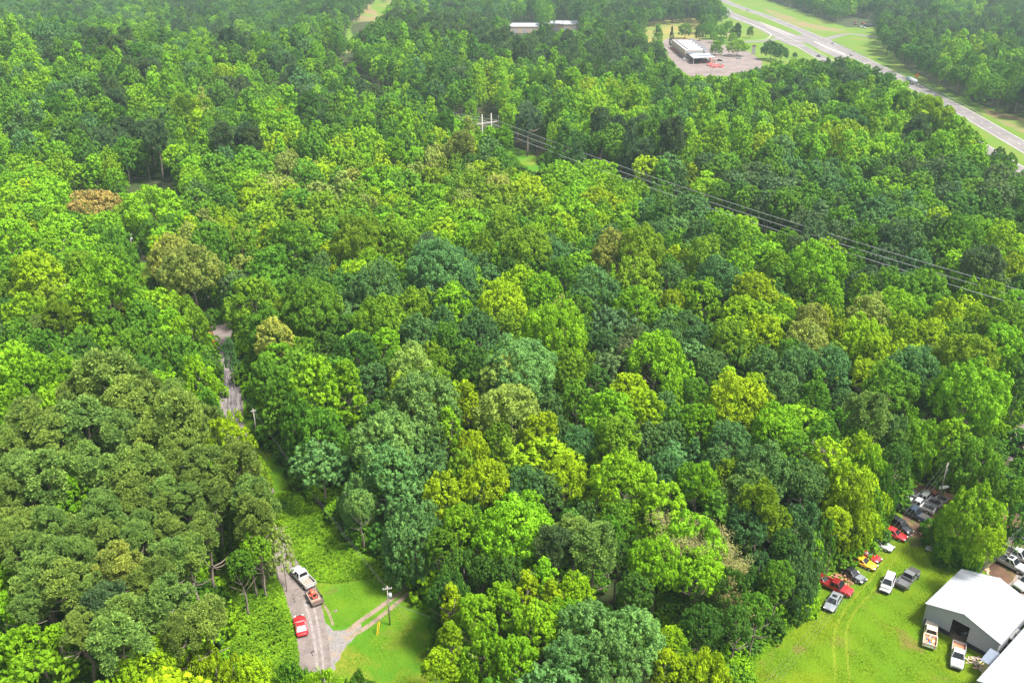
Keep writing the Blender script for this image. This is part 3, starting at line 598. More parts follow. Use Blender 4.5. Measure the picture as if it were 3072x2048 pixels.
for t in single:
    x, y, g, r, H, c, form, _ = t; rr = random.Random(int(x * 100) * 7 + int(y * 100))
    cm, tm = rr.choice(NEAR['big' if form == 'oak' and r > 7 else form])
    e = empty('pine_tree' if form == 'pine' else 'broadleaf_tree', (x, y, g), rr.uniform(0, 6.28), LABEL[id(t)], 'pine' if form == 'pine' else 'tree', 'pines in the woods' if form == 'pine' else 'broadleaf trees of the woods')
    edge = y < 330 and any(is_open(x + dx_, y + dy_) for dx_, dy_ in ((r + 4, 0), (-r - 4, 0), (0, -r - 5), (0, r + 3), (0, 0)))
    to = link(bpy.data.objects.new('trunk', tm), e); up = {'round': .8, 'oak': .55, 'tall': 1.15, 'pine': .78}[form] * r
    th = (H - up) / .62; ts = min(H * 1.0, th); to.scale = (H * .8, H * .8, ts * .98)
    co = link(bpy.data.objects.new('crown', cm), e); co.location = (0, 0, H - up)
    zs = {'round': rr.uniform(1.15, 1.35), 'oak': rr.uniform(1.2, 1.45), 'tall': rr.uniform(1.0, 1.15), 'pine': rr.uniform(1.0, 1.3)}[form]
    co.scale = (r * rr.uniform(.95, 1.08), r * rr.uniform(.95, 1.08), r * zs); co['tint'] = [*jit_tint(TINT[c], rr)]
    if edge and form != 'pine':
        ext = {'round': 1.05, 'oak': 1.0, 'tall': 1.35}[form]; bot = {'round': .75, 'oak': .42, 'tall': 1.05}[form]; zz = (H * .93) / (ext + bot) if r > 2.6 else co.scale.z
        if zz > co.scale.z: co.scale.z = zz; co.location.z = H - ext * zz * .95

# everything past the nearest is the woods: one object per kind, placed by geometry nodes
def woods(name, trees, label, cat):
    me = bpy.data.meshes.new(name); n = len(trees); me.vertices.add(n)
    co = np.array([[t[0], t[1], t[2]] for t in trees], np.float32); me.vertices.foreach_set('co', co.ravel())
    rr = random.Random(5)
    ix = np.array([rr.choice(FAR[t[6]]) for t in trees], np.int32)
    rot = np.array([[0, 0, rr.uniform(0, 6.28)] for t in trees], np.float32)
    scl = []
    for t in trees:
        up = {'round': .8, 'oak': .55, 'tall': 1.15, 'pine': .78}[t[6]] * t[3]; zs = t[4] / (1.75 + {'round': 1, 'oak': .75, 'tall': 1.35, 'pine': 1}[t[6]])
        scl.append((t[3] * 1.06, t[3] * 1.06, zs))
    tint = np.array([jit_tint(TINT[t[5]], rr) for t in trees], np.float32)
    for nm, ty, arr in (('shape', 'INT', ix), ('turn', 'FLOAT_VECTOR', rot), ('size', 'FLOAT_VECTOR', np.array(scl, np.float32)), ('tint', 'FLOAT_VECTOR', tint)):
        a = me.attributes.new(nm, ty, 'POINT'); a.data.foreach_set('value' if ty == 'INT' else 'vector', arr.ravel())
    o = link(bpy.data.objects.new(name, me)); tag(o, label, cat, kind='stuff')
    ng = bpy.data.node_groups.new('plant trees', 'GeometryNodeTree')
    ng.interface.new_socket('Geometry', in_out='INPUT', socket_type='NodeSocketGeometry'); ng.interface.new_socket('Geometry', in_out='OUTPUT', socket_type='NodeSocketGeometry')
    gi, go = ng.nodes.new('NodeGroupInput'), ng.nodes.new('NodeGroupOutput')
    ci = ng.nodes.new('GeometryNodeCollectionInfo'); ci.inputs[0].default_value = far_col; ci.inputs['Separate Children'].default_value = True; ci.inputs['Reset Children'].default_value = True
    ip = ng.nodes.new('GeometryNodeInstanceOnPoints'); ip.inputs['Pick Instance'].default_value = True
    def named(nm, ty):
        q = ng.nodes.new('GeometryNodeInputNamedAttribute'); q.data_type = ty; q.inputs[0].default_value = nm; return [s for s in q.outputs if s.enabled][0]
    ng.links.new(gi.outputs[0], ip.inputs['Points']); ng.links.new(ci.outputs[0], ip.inputs['Instance'])
    ng.links.new(named('shape', 'INT'), ip.inputs['Instance Index']); ng.links.new(named('turn', 'FLOAT_VECTOR'), ip.inputs['Rotation']); ng.links.new(named('size', 'FLOAT_VECTOR'), ip.inputs['Scale'])
    ng.links.new(ip.outputs[0], go.inputs[0])
    md = o.modifiers.new('plant trees', 'NODES'); md.node_group = ng
    return o
woods('woodland', [t for t in ALL if id(t) not in sid and t[6] != 'pine'], 'closed green canopy of broadleaf woods reaching far back', 'woods')
woods('pine_woodland', [t for t in ALL if id(t) not in sid and t[6] == 'pine'], 'dull dark green stands of pines further back', 'woods')

# ---------------------------------------------------------------- undergrowth, kudzu, grass
def scatter(name, pos, sizes, rots, tints, col, label, cat, shapes=None):
    me = bpy.data.meshes.new(name); n = len(pos); me.vertices.add(n); me.vertices.foreach_set('co', np.asarray(pos, np.float32).ravel())
    shp = np.asarray(shapes if shapes is not None else np.zeros(n), np.int32)
    for nm, ty, arr in (('shape', 'INT', shp), ('turn', 'FLOAT_VECTOR', np.asarray(rots, np.float32)), ('size', 'FLOAT_VECTOR', np.asarray(sizes, np.float32)), ('tint', 'FLOAT_VECTOR', np.asarray(tints, np.float32))):
        a = me.attributes.new(nm, ty, 'POINT'); a.data.foreach_set('value' if ty == 'INT' else 'vector', arr.ravel())
    o = link(bpy.data.objects.new(name, me)); tag(o, label, cat, kind='stuff')
    ng = bpy.data.node_groups['plant trees'].copy(); ng.name = 'plant ' + name
    for nd in ng.nodes:
        if nd.bl_idname == 'GeometryNodeCollectionInfo': nd.inputs[0].default_value = col
    o.modifiers.new('plants', 'NODES').node_group = ng
    return o
bush_col = bpy.data.collections.new('bush shapes')
for k in range(4):
    bush_col.objects.link(bpy.data.objects.new('bush_%d' % k, crown_mesh('bush', 1300 + k, 'round', 8, 15, .085, M_leaf)))
P = []; S = []; Ro = []; Tn = []; Sh = []
r_ = random.Random(11)
allc = {}
for t in ALL: allc.setdefault((int(t[0] // 12), int(t[1] // 12)), []).append(t)
y = 78.0
while y < 400:
    st = 2.6 if y < 230 else 4.2; hw = y * .60 + 40; x = -hw
    while x < hw:
        px, py = x + r_.uniform(-1, 1) * 1.3, y + r_.uniform(-1, 1) * 1.3; x += st
        if is_open(px, py): continue
        if min((a - px) ** 2 + (b - py) ** 2 for a, b in lane_pts) < 4.6 ** 2: continue
        edge = is_open(px + 4, py) or is_open(px - 4, py) or is_open(px, py - 4) or is_open(px, py + 4) or corridor(px, py) < 9
        rr = r_.uniform(1.6, 3.4) if edge else r_.uniform(1.2, 2.3)
        if not edge and r_.random() < .35: continue
        P.append((px, py, hz(px, py) + rr * .45)); S.append((rr, rr, rr * r_.uniform(.7, 1.25 if edge else 1))); Ro.append((0, 0, r_.uniform(0, 6.28))); Sh.append(r_.randrange(4))
        Tn.append(jit_tint(TINT[r_.choice('ggldl' if edge else 'dg')], r_))
    y += st
scatter('undergrowth', P, S, Ro, Tn, bush_col, 'tangled green undergrowth and saplings below the tree line', 'undergrowth', Sh)

M_vine = foliage('kudzu leaves', fixed=(.125, .27, .012), trans=.3, lo=.55, hi=1.6)
def poly_pts(poly, n, seed):
    rs = np.random.RandomState(seed); W = [un(*p) for p in poly]; x0, x1 = min(p.x for p in W), max(p.x for p in W); y0, y1 = min(p.y for p in W), max(p.y for p in W)
    wp = [(p.x, p.y) for p in W]; out = []
    while len(out) < n:
        x, y = rs.uniform(x0, x1), rs.uniform(y0, y1)
        if inside(x, y, wp): out.append((x, y))
    return np.array(out), wp
def edge_dist(pts, wp):
    d = np.full(len(pts), 1e9)
    for i in range(len(wp)):
        a = np.array(wp[i]); b = np.array(wp[(i + 1) % len(wp)]); ab = b - a
        t = np.clip(((pts - a) @ ab) / (ab @ ab), 0, 1); d = np.minimum(d, np.hypot(*(pts - (a + t[:, None] * ab)).T))
    return d
def vine_patch(name, poly, n, seed, hmax, label, mat=M_vine, size=.2):
    pts, wp = poly_pts(poly, n, seed); rs = np.random.RandomState(seed + 1); d = edge_dist(pts, wp)
    x, y = pts.T
    hgt = (1 - np.exp(-d / 1.2)) * hmax * (.55 + .25 * np.sin(x * 1.7 + np.sin(y * .9) * 2) * np.cos(y * 1.3 + x * .4) + .2 * np.sin(x * 4.1 - y * 3.3))
    hgt = np.maximum(hgt, .05) + rs.uniform(-.08, .12, n)
    nrm = np.stack([rs.normal(0, .35, n), rs.normal(0, .35, n), np.ones(n)], -1)
    v = leaves(rs, np.stack([x, y, hgt], -1), nrm, size, .35, .8)
    me = mesh_np(name, v, np.arange(len(v)).reshape(-1, 4), [mat]); c = np.clip(rs.normal(.4, .2, n) + .25 * np.sin(x * .6 + 1) * np.sin(y * .5), 0, 1)
    at = me.attributes.new('leafvar', 'FLOAT', 'POINT'); at.data.foreach_set('value', np.repeat(c, 4).astype(np.float32))
    return tag(link(bpy.data.objects.new(name, me)), label, 'vines', kind='stuff')
vine_patch('kudzu', [(812, 1480), (905, 1470), (1000, 1560), (1100, 1660), (1200, 1735), (1190, 1752), (1080, 1738), (1000, 1750), (925, 1742), (893, 1680), (850, 1590)], 26000, 1, 1.3, 'bright kudzu vines carpeting the bank right of the lane')
vine_patch('kudzu', [(650, 1690), (800, 1690), (846, 1760), (880, 1870), (897, 1960), (902, 2130), (690, 2130), (660, 1900)], 26000, 3, 1.8, 'kudzu vines heaped on the slope left of the red coupe')
vine_patch('weeds', [(2225, 2048), (2236, 1960), (2345, 1868), (2425, 1818), (2435, 1732), (2520, 1700), (2546, 1700), (2460, 1745), (2460, 1832), (2370, 1895), (2270, 1985), (2262, 2048)], 9000, 5, 1.3, 'leafy weeds along the tree line beside the yard lawn', size=.16)
vine_patch('weeds', V(9, (1640, 570), (1780, 540), (1900, 560), (2080, 640), (2200, 600), (2190, 700), (2060, 790), (1870, 800), (1720, 760), (1690, 660)), 15000, 7, 1.7, 'tangle of weeds round the foot of the big tree above the barn', size=.17)
# grass blades over the near lawns
M_grass = foliage('grass blades', fixed=(.125, .215, .005), trans=.25, lo=.75, hi=1.35)
def grass(name, poly, n, seed, label, h=.08):
    pts, wp = poly_pts(poly, n, seed); rs = np.random.RandomState(seed)
    keep = np.array([not inside(*pr(x, y, 0)[:2], GD) for x, y in pts]) & (np.array([min((a - x) ** 2 + (b - y) ** 2 for a, b in lane_pts) for x, y in pts]) > 7.3)
    pts = pts[keep]; n = len(pts); a = rs.uniform(0, 6.28, n); w = rs.uniform(.03, .06, n); hh = h * rs.uniform(.4, 1.5, n) * (1 + .6 * np.sin(pts[:, 0] * .9) * np.sin(pts[:, 1] * .7 + pts[:, 0] * .3))
    lx, ly = rs.normal(0, .06, n), rs.normal(0, .06, n); x, y = pts.T; z = np.full(n, .004)
    v = np.stack([np.stack([x - np.cos(a) * w, y - np.sin(a) * w, z], -1), np.stack([x + np.cos(a) * w, y + np.sin(a) * w, z], -1), np.stack([x + lx, y + ly, z + hh], -1)], 1).reshape(-1, 3)
    me = mesh_np(name, v, np.arange(len(v)).reshape(-1, 3), [M_grass]); c = np.clip(rs.normal(.4, .22, n) + .3 * np.sin(x * .31) * np.sin(y * .27 + 1), 0, 1)
    at = me.attributes.new('leafvar', 'FLOAT', 'POINT'); at.data.foreach_set('value', np.repeat(c, 3).astype(np.float32))
    tag(link(bpy.data.objects.new(name, me)), label, 'grass', kind='stuff')
GD = [(1010, 1990), (962, 1850), (985, 1865), (1010, 1880), (1045, 1880), (1215, 1745), (1235, 1775), (1110, 1880), (1035, 1950)]
grass('grass', [(730, 1240), (820, 1330), (930, 1500), (1080, 1640), (1225, 1735), (1330, 1850), (1360, 2100), (990, 2100), (1010, 1990), (940, 1760), (840, 1560)], 45000, 21, 'short rough grass on the verge beside the lane')
grass('grass', [(2240, 2090), (2244, 1967), (2353, 1875), (2430, 1823), (2440, 1736), (2530, 1700), (2700, 1600), (2780, 1640), (2790, 1720), (2870, 1700), (2760, 1850), (3000, 2060), (2980, 2110)], 60000, 22, 'mown bright grass of the yard lawn')

# ---------------------------------------------------------------- dead and bare trees
def bare_tree(pos, H, r, m, label, seed, name='dead_tree', sparse=None, lean=0):
    rr = random.Random(seed); e = empty(name, pos, 0, label, 'tree'); tr = MB(); br = MB(); tips = []
    tr.tube([(0, 0, 0), (lean * .3, 0, H * .3), (lean, .1, H * .52)], [.30, .22, .16], 8); tr.build('trunk', m, e, True)
    def grow(p, d, ln, rad, lv):
        q = p + d * ln; mid = p.lerp(q, .5) + Vector((rr.uniform(-1, 1), rr.uniform(-1, 1), rr.uniform(-.3, .5))) * ln * .09
        br.tube([p, mid, q], [rad, rad * .75, rad * .5], 5 if lv < 2 else 4, False)
        if lv >= 4: tips.append(q); return
        for _ in range(3 if lv else 4):
            dd = (d + Vector((rr.uniform(-1, 1), rr.uniform(-1, 1), rr.uniform(-.35, .7))) * .62).normalized(); grow(q if rr.random() < .6 else mid, dd, ln * rr.uniform(.62, .85), rad * .6, lv + 1)
    for k in range(5):
        a = k * 1.26 + rr.uniform(-.3, .3); grow(Vector((lean * (.5 + .1 * k), 0, H * (.36 + .04 * k))), Vector((math.cos(a) * .75, math.sin(a) * .75, rr.uniform(.5, 1))).normalized(), r * .42, .11, 0)
    br.build('branches', m, e, True)
    if sparse:
        rs = np.random.RandomState(seed); T_ = np.array([[*t] for t in tips]); T_ = np.repeat(T_, sparse[1], 0) + rs.normal(0, .45, (len(T_) * sparse[1], 3))
        v = leaves(rs, T_, np.tile([0, 0, 1.], (len(T_), 1)), .11, .6); me = mesh_np('crown', v, np.arange(len(v)).reshape(-1, 4), [M_leaf])
        at = me.attributes.new('leafvar', 'FLOAT', 'POINT'); at.data.foreach_set('value', np.repeat(np.clip(rs.normal(.5, .25, len(T_)), 0, 1), 4).astype(np.float32))
        o = link(bpy.data.objects.new('crown', me), e); o['tint'] = list(sparse[0])
    return e
def at_top(fx, fy, H): p = un(fx, fy, H); return (p.x, p.y, 0)
bare_tree(at_top(*tz(6, 900, 1370), 17), 18, 6, M_dead, 'bare grey dead tree showing pinkish limbs inside the wood', 3, lean=1.5)
bare_tree(at_top(*tz(6, 1030, 1330), 17), 17, 5, M_dead, 'second bare grey dead tree leaning toward the first one', 4, lean=-1.5)
bare_tree(at_top(*tz(9, 60, 430), 17), 19, 7, M_twig, 'half bare tan tree with a dome of fine twigs', 6, 'broadleaf_tree', ((.27, .28, .12), 8))
bare_tree(at_top(*tz(9, 330, 620), 13), 15, 4.6, M_twig, 'tan yellowing tree beside the half bare twiggy dome', 8, 'broadleaf_tree', ((.27, .30, .11), 12))
bare_tree(at_top(*tz(9, 400, 930), 9), 11, 3.4, M_twig, 'small tan yellowing tree lowest in its strip', 9, 'broadleaf_tree', ((.27, .29, .11), 10))
bare_tree(at_top(*tz(5, 1730, 960), 14), 16, 3, M_dead, 'thin pinkish dead tree in the dark hollow', 12)
bare_tree(at_top(*tz(2, 1100, 960), 14), 15, 2.5, M_dead, 'thin dead snag beside the power line frame', 13)
bare_tree(at_top(*tz(4, 390, 700), 15), 17, 3.5, M_dead, 'bare grey limbed tree over the left woods', 15)
def lone_tree(px, py, H, r, c, form, label, name='broadleaf_tree', rz=0, zs=None, base=True):
    p = un(px, py) if base else un(px, py, H * .75); rr = random.Random(int(px * 7 + py)); cm, tm = rr.choice(NEAR[form]); e = empty(name, (p.x, p.y, hz(p.x, p.y)), rz, label, 'tree')
    t = link(bpy.data.objects.new('trunk', tm), e); t.scale = (H * 1.0, H * 1.0, H); z = zs or r
    o = link(bpy.data.objects.new('crown', cm), e); o.scale = (r, r, z); o.location = (0, 0, H - z * {'tall': 1.3, 'oak': .8}.get(form, 1.05)); o['tint'] = [*jit_tint(TINT[c], rr)]; return e
lone_tree(*Z4(1160, 620), 11, 5.2, 'g', 'round', 'round tree on the store lot, nearer the store', zs=5.5)
lone_tree(*Z4(1530, 640), 12, 8, 'l', 'oak', 'wide parasol shaped tree shading the white car on the lot', zs=7)
lone_tree(*Z4(1755, 320), 10, 3.2, 'g', 'round', 'small lone tree on the grass above the sign', zs=4.5)
lone_tree(*Z4(1120, 400), 9, 3.5, 'l', 'round', 'small bright tree behind the flat roofed store')
lone_tree(*Z4(870, 370), 14, 4.5, 'g', 'round', 'tall tree directly behind the store roof', zs=6.5)
lone_tree(*Z4(1520, 380), 15, 4, 'd', 'pine', 'dark pine beside the tan gazebo', 'pine_tree', zs=6.5)
lone_tree(*Z4(1350, 330), 15, 5, 'g', 'round', 'broad tree behind the tan gazebo', zs=6.5)
lone_tree(*Z4(1060, 340), 13, 6, 'g', 'round', 'dark round tree left of the tan gazebo', zs=6)
lone_tree(*Z4(1240, 350), 12, 5, 'l', 'round', 'bright tree between the dark round one and the gazebo', zs=5)
lone_tree(*Z4(1450, 420), 9, 4, 'l', 'round', 'low bright tree in front of the gazebo', zs=4)
lone_tree(*Z4(980, 300), 13, 5.5, 'g', 'round', 'leafy tree farther back behind the store', zs=6)
lone_tree(*Z4(1250, 440), 7, 3.2, 'g', 'round', 'small tree on the lot island by the store', zs=3.4)
lone_tree(*Z4(610, 330), 13, 6, 'g', 'round', 'round tree standing against the dry yellow field', zs=6)
lone_tree(*Z4(120, 420), 15, 6, 'g', 'tall', 'tall tree left of the slim dark cypress', zs=7)
lone_tree(*tz(3, 605, 412), 13, 8, 'd', 'oak', 'dark spreading tree on the grass beside the lot sign', zs=7.5)
lone_tree(*tz(3, 670, 430), 11, 6, 'd', 'oak', 'lower dark tree right of the spreading one by the sign', zs=6)
lone_tree(*tz(3, 772, 400), 4, 2, 'd', 'round', 'small dark bush alone on the roadside grass')
lone_tree(*tz(2, 1345, 190), 13, 3.6, 'l', 'tall', 'bright slim tree between the two long sheds', zs=5)
lone_tree(*tz(2, 1590, 180), 14, 3, 'l', 'tall', 'bright slim tree at the right end of the long shed', zs=5)
lone_tree(*tz(2, 1470, 175), 12, 2.6, 'g', 'tall', 'slim tree behind the right long shed', zs=4.6)
lone_tree(*tz(2, 985, 215), 13, 3.6, 'l', 'tall', 'slim bright tree left of the long sheds', zs=5)
lone_tree(*tz(2, 1278, 1060), 24, 5.5, 'c', 'pine', 'tall silvery pine with bare trunk at the power line cut', 'pine_tree', zs=8)
lone_tree(*tz(1, 650, 1410), 17, 8.8, 'A', 'oak', 'rusty orange oak on the left of the wood', base=False)
lone_tree(*tz(1, 1050, 1400), 18, 11, 'l', 'oak', 'wide flat topped bright tree beside the rusty orange oak', base=False)
lone_tree(*tz(2, 600, 985), 14, 6, 't', 'oak', 'pale tan green oak left of the power line cut', base=False)
cy_ = empty('cypress_tree', un(*Z4(370, 455)), 0, 'slim dark pointed cypress at the store corner', 'tree')
o = link(bpy.data.objects.new('crown', NEAR['tall'][1][0]), cy_); o.scale = (2.6, 2.6, 6.2); o.location = (0, 0, 6.6); o['tint'] = [.03, .09, .03]
o = link(bpy.data.objects.new('trunk', NEAR['tall'][1][1]), cy_); o.scale = (9, 9, 9)
for nm, px, py, r, lab in (('shrub', *tz(9, 1820, 740), 2.6, 'leafy round shrub between the white bench and the barn'), ('shrub', *tz(9, 1720, 620), 2.0, 'low shrub just above the white bench'), ('shrub', *tz(9, 1700, 540), 1.8, 'low shrub on the dirt near the big tree'),
                           ('shrub', *tz(9, 1330, 590), 2.4, 'rounded shrub over the nose of the white coupe'), ('shrub', *tz(9, 1980, 780), 2.0, 'shrub against the back of the barn')):
    e = empty(nm, un(px, py), 1, lab, 'shrub'); o = link(bpy.data.objects.new('foliage', NEAR['round'][int(r * 10) % 5][0]), e); o.scale = (r, r, r); o.location = (0, 0, r * .6); o['tint'] = [.10, .28, .02]
    s_ = MB(); [s_.tube([(0, 0, 0), (math.cos(k) * r * .3, math.sin(k) * r * .3, r * .8)], [.06, .02], 5) for k in range(5)]; s_.build('stems', M_bark, e)

# ---------------------------------------------------------------- vehicles
def paint(name, col, rough=.28, rust=0):
    m = plain(name, col, rough, var=.05, scale=1.5, coat=.6)
    if rust:
        n, l = m.node_tree.nodes, m.node_tree.links; b = n['Principled BSDF']; no = n.new('ShaderNodeTexNoise'); no.inputs['Scale'].default_value = 1.6; no.inputs['Detail'].default_value = 8
        tc = n.new('ShaderNodeTexCoord'); l.new(tc.outputs['Object'], no.inputs[0]); mr = n.new('ShaderNodeMapRange'); mr.inputs[1].default_value = .62 - rust * .2; mr.inputs[2].default_value = .66 - rust * .1; l.new(no.outputs[0], mr.inputs[0])
        mx = n.new('ShaderNodeMix'); mx.data_type = 'RGBA'; mx.inputs['B'].default_value = (.10, .07, .06, 1); l.new(mr.outputs[0], mx.inputs[0]); l.new(b.inputs['Base Color'].links[0].from_socket, mx.inputs['A']); l.new(mx.outputs['Result'], b.inputs['Base Color'])
    return m
M_glass = plain('car glass', (.015, .018, .02), .08, var=.1); M_glass.node_tree.nodes['Principled BSDF'].inputs['Specular IOR Level'].default_value = .5
M_tyre = plain('tyre rubber', (.02, .02, .02), .9); M_rim = plain('wheel rim', (.45, .45, .46), .35, .6); M_blk = plain('black trim', (.02, .02, .022), .6)
M_chrome = plain('chrome', (.65, .65, .66), .2, .9); M_lamp = plain('headlamp glass', (.75, .76, .74), .15); M_red = plain('tail lamp', (.45, .02, .02), .2); M_engine = plain('engine bay clutter', (.05, .048, .045), .7, var=.8, scale=9, bump=1)
M_white = paint('white paint', (.44, .44, .44)); M_dirtywhite = paint('weathered white paint', (.34, .34, .33), rust=.25)
M_silver = paint('silver paint', (.20, .215, .23)); M_redp = paint('red paint', (.55, .015, .02)); M_redold = paint('faded red paint', (.45, .02, .025)); M_maroon = paint('maroon paint', (.17, .01, .012)); M_yellow = paint('yellow paint', (.80, .36, .02))
M_blackp = paint('black paint', (.018, .018, .02)); M_navy = paint('navy paint', (.03, .045, .08)); M_grayp = paint('grey paint', (.14, .145, .15), rust=.3); M_cream = paint('cream paint', (.68, .58, .44)); M_linerm = plain('tan bed liner', (.55, .24, .12), .8)
WH = {}
def wheel(parent, x, y, rad=.34, w=.22, rim=M_rim):
    if 'tyre' not in WH:
        WH['tyre'] = MB().tube([(0, -.5, 0), (0, -.42, 0), (0, .42, 0), (0, .5, 0)], [.86, 1, 1, .86], 20).mesh('tyre', M_tyre)
    if rim.name not in WH:
        mb = MB().tube([(0, -.54, 0), (0, .54, 0)], [.58, .58], 12)
        WH[rim.name] = mb.mesh('rim', rim)
    t = link(bpy.data.objects.new('wheel', WH['tyre']), parent); t.location = (x, y, rad); t.scale = (rad, w, rad)
    link(bpy.data.objects.new('rim', WH[rim.name]), t)
def loft(mb, st):
    "st: (x, half width, bottom, shoulder, top, crown)"
    ring = []
    for (x, w, zb, zs, zt, cr) in st:
        ring.append([(x, -w * .9, zb), (x, -w, zb + .12), (x, -w, zs), (x, -w * .93, zt - .03), (x, -w * .72, zt), (x, 0, zt + cr), (x, w * .72, zt), (x, w * .93, zt - .03), (x, w, zs), (x, w, zb + .12), (x, w * .9, zb)])
    v = [p for r in ring for p in r]; n = 11; f = []
    for i in range(len(ring) - 1):
        for k in range(n): f.append((i * n + k, i * n + (k + 1) % n, (i + 1) * n + (k + 1) % n, (i + 1) * n + k))
    f += [tuple(range(n)), tuple((len(ring) - 1) * n + k for k in range(n))]
    return mb.add(v, f)
def frustum(mb, x0, x1, X0, X1, w, W, z0, z1, n=0):
    return mb.add([(x0, -w, z0), (x1, -w, z0), (x1, w, z0), (x0, w, z0), (X0, -W, z1), (X1, -W, z1), (X1, W, z1), (X0, W, z1)], [(0, 1, 2, 3), (4, 5, 6, 7), (0, 1, 5, 4), (1, 2, 6, 5), (2, 3, 7, 6), (3, 0, 4, 7)])
def pane(e, name, a, b, c, d, inset=.1, m=M_glass, out=.012, parent=None):
    a, b, c, d = map(Vector, (a, b, c, d)); ce = (a + b + c + d) / 4; n = (b - a).cross(d - a).normalized()
    if n.dot(ce - Vector((0, 0, .6))) < 0: n = -n
    q = [p + (ce - p).normalized() * inset * 1.2 for p in (a, b, c, d)]
    MB().add([p + n * out for p in q] + [p - n * .02 for p in q], [(0, 1, 2, 3), (4, 5, 6, 7), (0, 1, 5, 4), (1, 2, 6, 5), (2, 3, 7, 6), (3, 0, 4, 7)]).build(name, m, parent or e)
def vehicle(kind, rear, front, label, m, cab=None, group=None, sc_=1.0, hoodless=False, bed=M_blk, glass=M_glass, name=None, sunroof=False, roofm=None, wheels=4, dist=.5, rim=M_rim, hood=None, cat=None):
    a, b = un(*rear, dist), un(*front, dist); c = (a + b) / 2; h = math.atan2(b.y - a.y, b.x - a.x)
    e = empty(name or {'sedan': 'sedan', 'coupe': 'coupe', 'suv': 'suv', 'pickup': 'pickup_truck', 'van': 'van'}[kind], (c.x, c.y, .03), h, label, cat or {'sedan': 'car', 'coupe': 'car', 'suv': 'car', 'pickup': 'pickup', 'van': 'van'}[kind], group)
    e.scale = (sc_,) * 3; roofm = roofm or cab or m
    if kind in ('sedan', 'coupe', 'suv', 'van'):
        L, W, hh, bt = {'sedan': (4.7, .91, .86, 1.42), 'coupe': (4.5, .92, .80, 1.28), 'suv': (4.6, .92, 1.02, 1.75), 'van': (5.0, .97, 1.1, 1.95)}[kind]; k = L / 2
        body = loft(MB(), [(-k, W * .80, .42, .62, hh - .14, .01), (-k + .12, W * .92, .26, .62, hh - .05, .02), (-k + .7, W * .99, .22, .66, hh, .03), (-.3, W, .2, .66, hh, .03), (.9, W, .2, .66, hh - .01, .04), (k - .7, W * .97, .22, .62, hh - .08, .05), (k - .18, W * .88, .26, .55, hh - .17, .03), (k, W * .72, .36, .50, hh - .3, .01)])
        body.build('body', m, e, True, bevel=.02)
        x0, x1, X0, X1 = {'sedan': (-1.75, 1.05, -1.1, .25), 'coupe': (-1.75, .75, -.85, -.05), 'suv': (-2.1, 1.05, -1.95, .35), 'van': (-2.35, 1.5, -2.25, .8)}[kind]; w, Wt = W * .88, W * .70
        frustum(MB(), x0, x1, X0, X1, w, Wt, hh - .02, bt).build('cabin', roofm, e, bevel=.05)
        z0, z1 = hh + .01, bt
        pane(e, 'windshield', (x1, -w, z0), (x1, w, z0), (X1, Wt, z1), (X1, -Wt, z1), .10, glass)
        pane(e, 'rear_window', (x0, -w, z0), (x0, w, z0), (X0, Wt, z1), (X0, -Wt, z1), .10, glass)
        xm, Xm = (x0 + x1) / 2, (X0 + X1) / 2
        for s in (-1, 1):
            pane(e, 'side_window', (xm + .04, s * w, z0), (x1, s * w, z0), (X1, s * Wt, z1), (Xm + .04, s * Wt, z1), .08, glass)
            pane(e, 'side_window', (x0, s * w, z0), (xm - .04, s * w, z0), (Xm - .04, s * Wt, z1), (X0, s * Wt, z1), .08, glass)
            MB().box(x1 - .35, x1 - .2, s * (W + .02) - .09, s * (W + .02) + .09, hh - .02, hh + .1).build('mirror', m, e)
        if sunroof: MB().box(Xm - .3, Xm + .35, -Wt * .6, Wt * .6, bt - .01, bt + .012).build('sunroof', M_glass, e)
        top = hh - .1; nose = k - .08
        if hoodless: MB().box(x1 + .1, k - .3, -W * .75, W * .75, hh - .16, hh + .035).build('engine_bay', M_engine, e)
        elif hood: MB().box(x1 + .08, k - .35, -W * .80, W * .80, hh - .12, hh + .06).build('hood', hood, e, bevel=.03)
    else:
        L, W, hh, bt = 5.7, .99, 1.08, 1.82; k = L / 2; cabx0, cabx1 = -.55, 1.35
        loft(MB(), [(cabx0 - .05, W * .99, .38, .8, hh, .0), (cabx1, W * .99, .36, .8, hh, .04), (k - .5, W * .96, .38, .74, hh - .03, .05), (k - .1, W * .90, .42, .7, hh - .12, .03), (k, W * .82, .46, .66, hh - .22, .01)]).build('body', m, e, True, bevel=.02)
        bm_ = MB()
        bm_.box(-k, cabx0 - .06, -W, -W + .09, .5, hh); bm_.box(-k, cabx0 - .06, W - .09, W, .5, hh); bm_.box(cabx0 - .14, cabx0 - .06, -W + .09, W - .09, .5, hh); bm_.box(-k + .08, cabx0 - .14, -W + .09, W - .09, .5, .56)
        bm_.build('bed', m, e, bevel=.02); MB().box(-k, -k + .075, -W + .095, W - .095, .5, hh - .01).build('tailgate', m, e, bevel=.01)
        MB().box(-k + .09, cabx0 - .15, -W + .10, W - .10, .561, .62).build('bed_floor', bed, e)
        x0, x1, X0, X1 = cabx0 + .02, cabx1 - .05, cabx0 + .15, .62; w, Wt = W * .93, W * .76
        frustum(MB(), x0, x1, X0, X1, w, Wt, hh - .02, bt).build('cabin', roofm, e, bevel=.06); z0, z1 = hh + .02, bt
        pane(e, 'windshield', (x1, -w, z0), (x1, w, z0), (X1, Wt, z1), (X1, -Wt, z1), .10, glass); pane(e, 'rear_window', (x0, -w, z0), (x0, w, z0), (X0, Wt, z1), (X0, -Wt, z1), .16, glass)
        xm, Xm = (x0 + x1) / 2, (X0 + X1) / 2
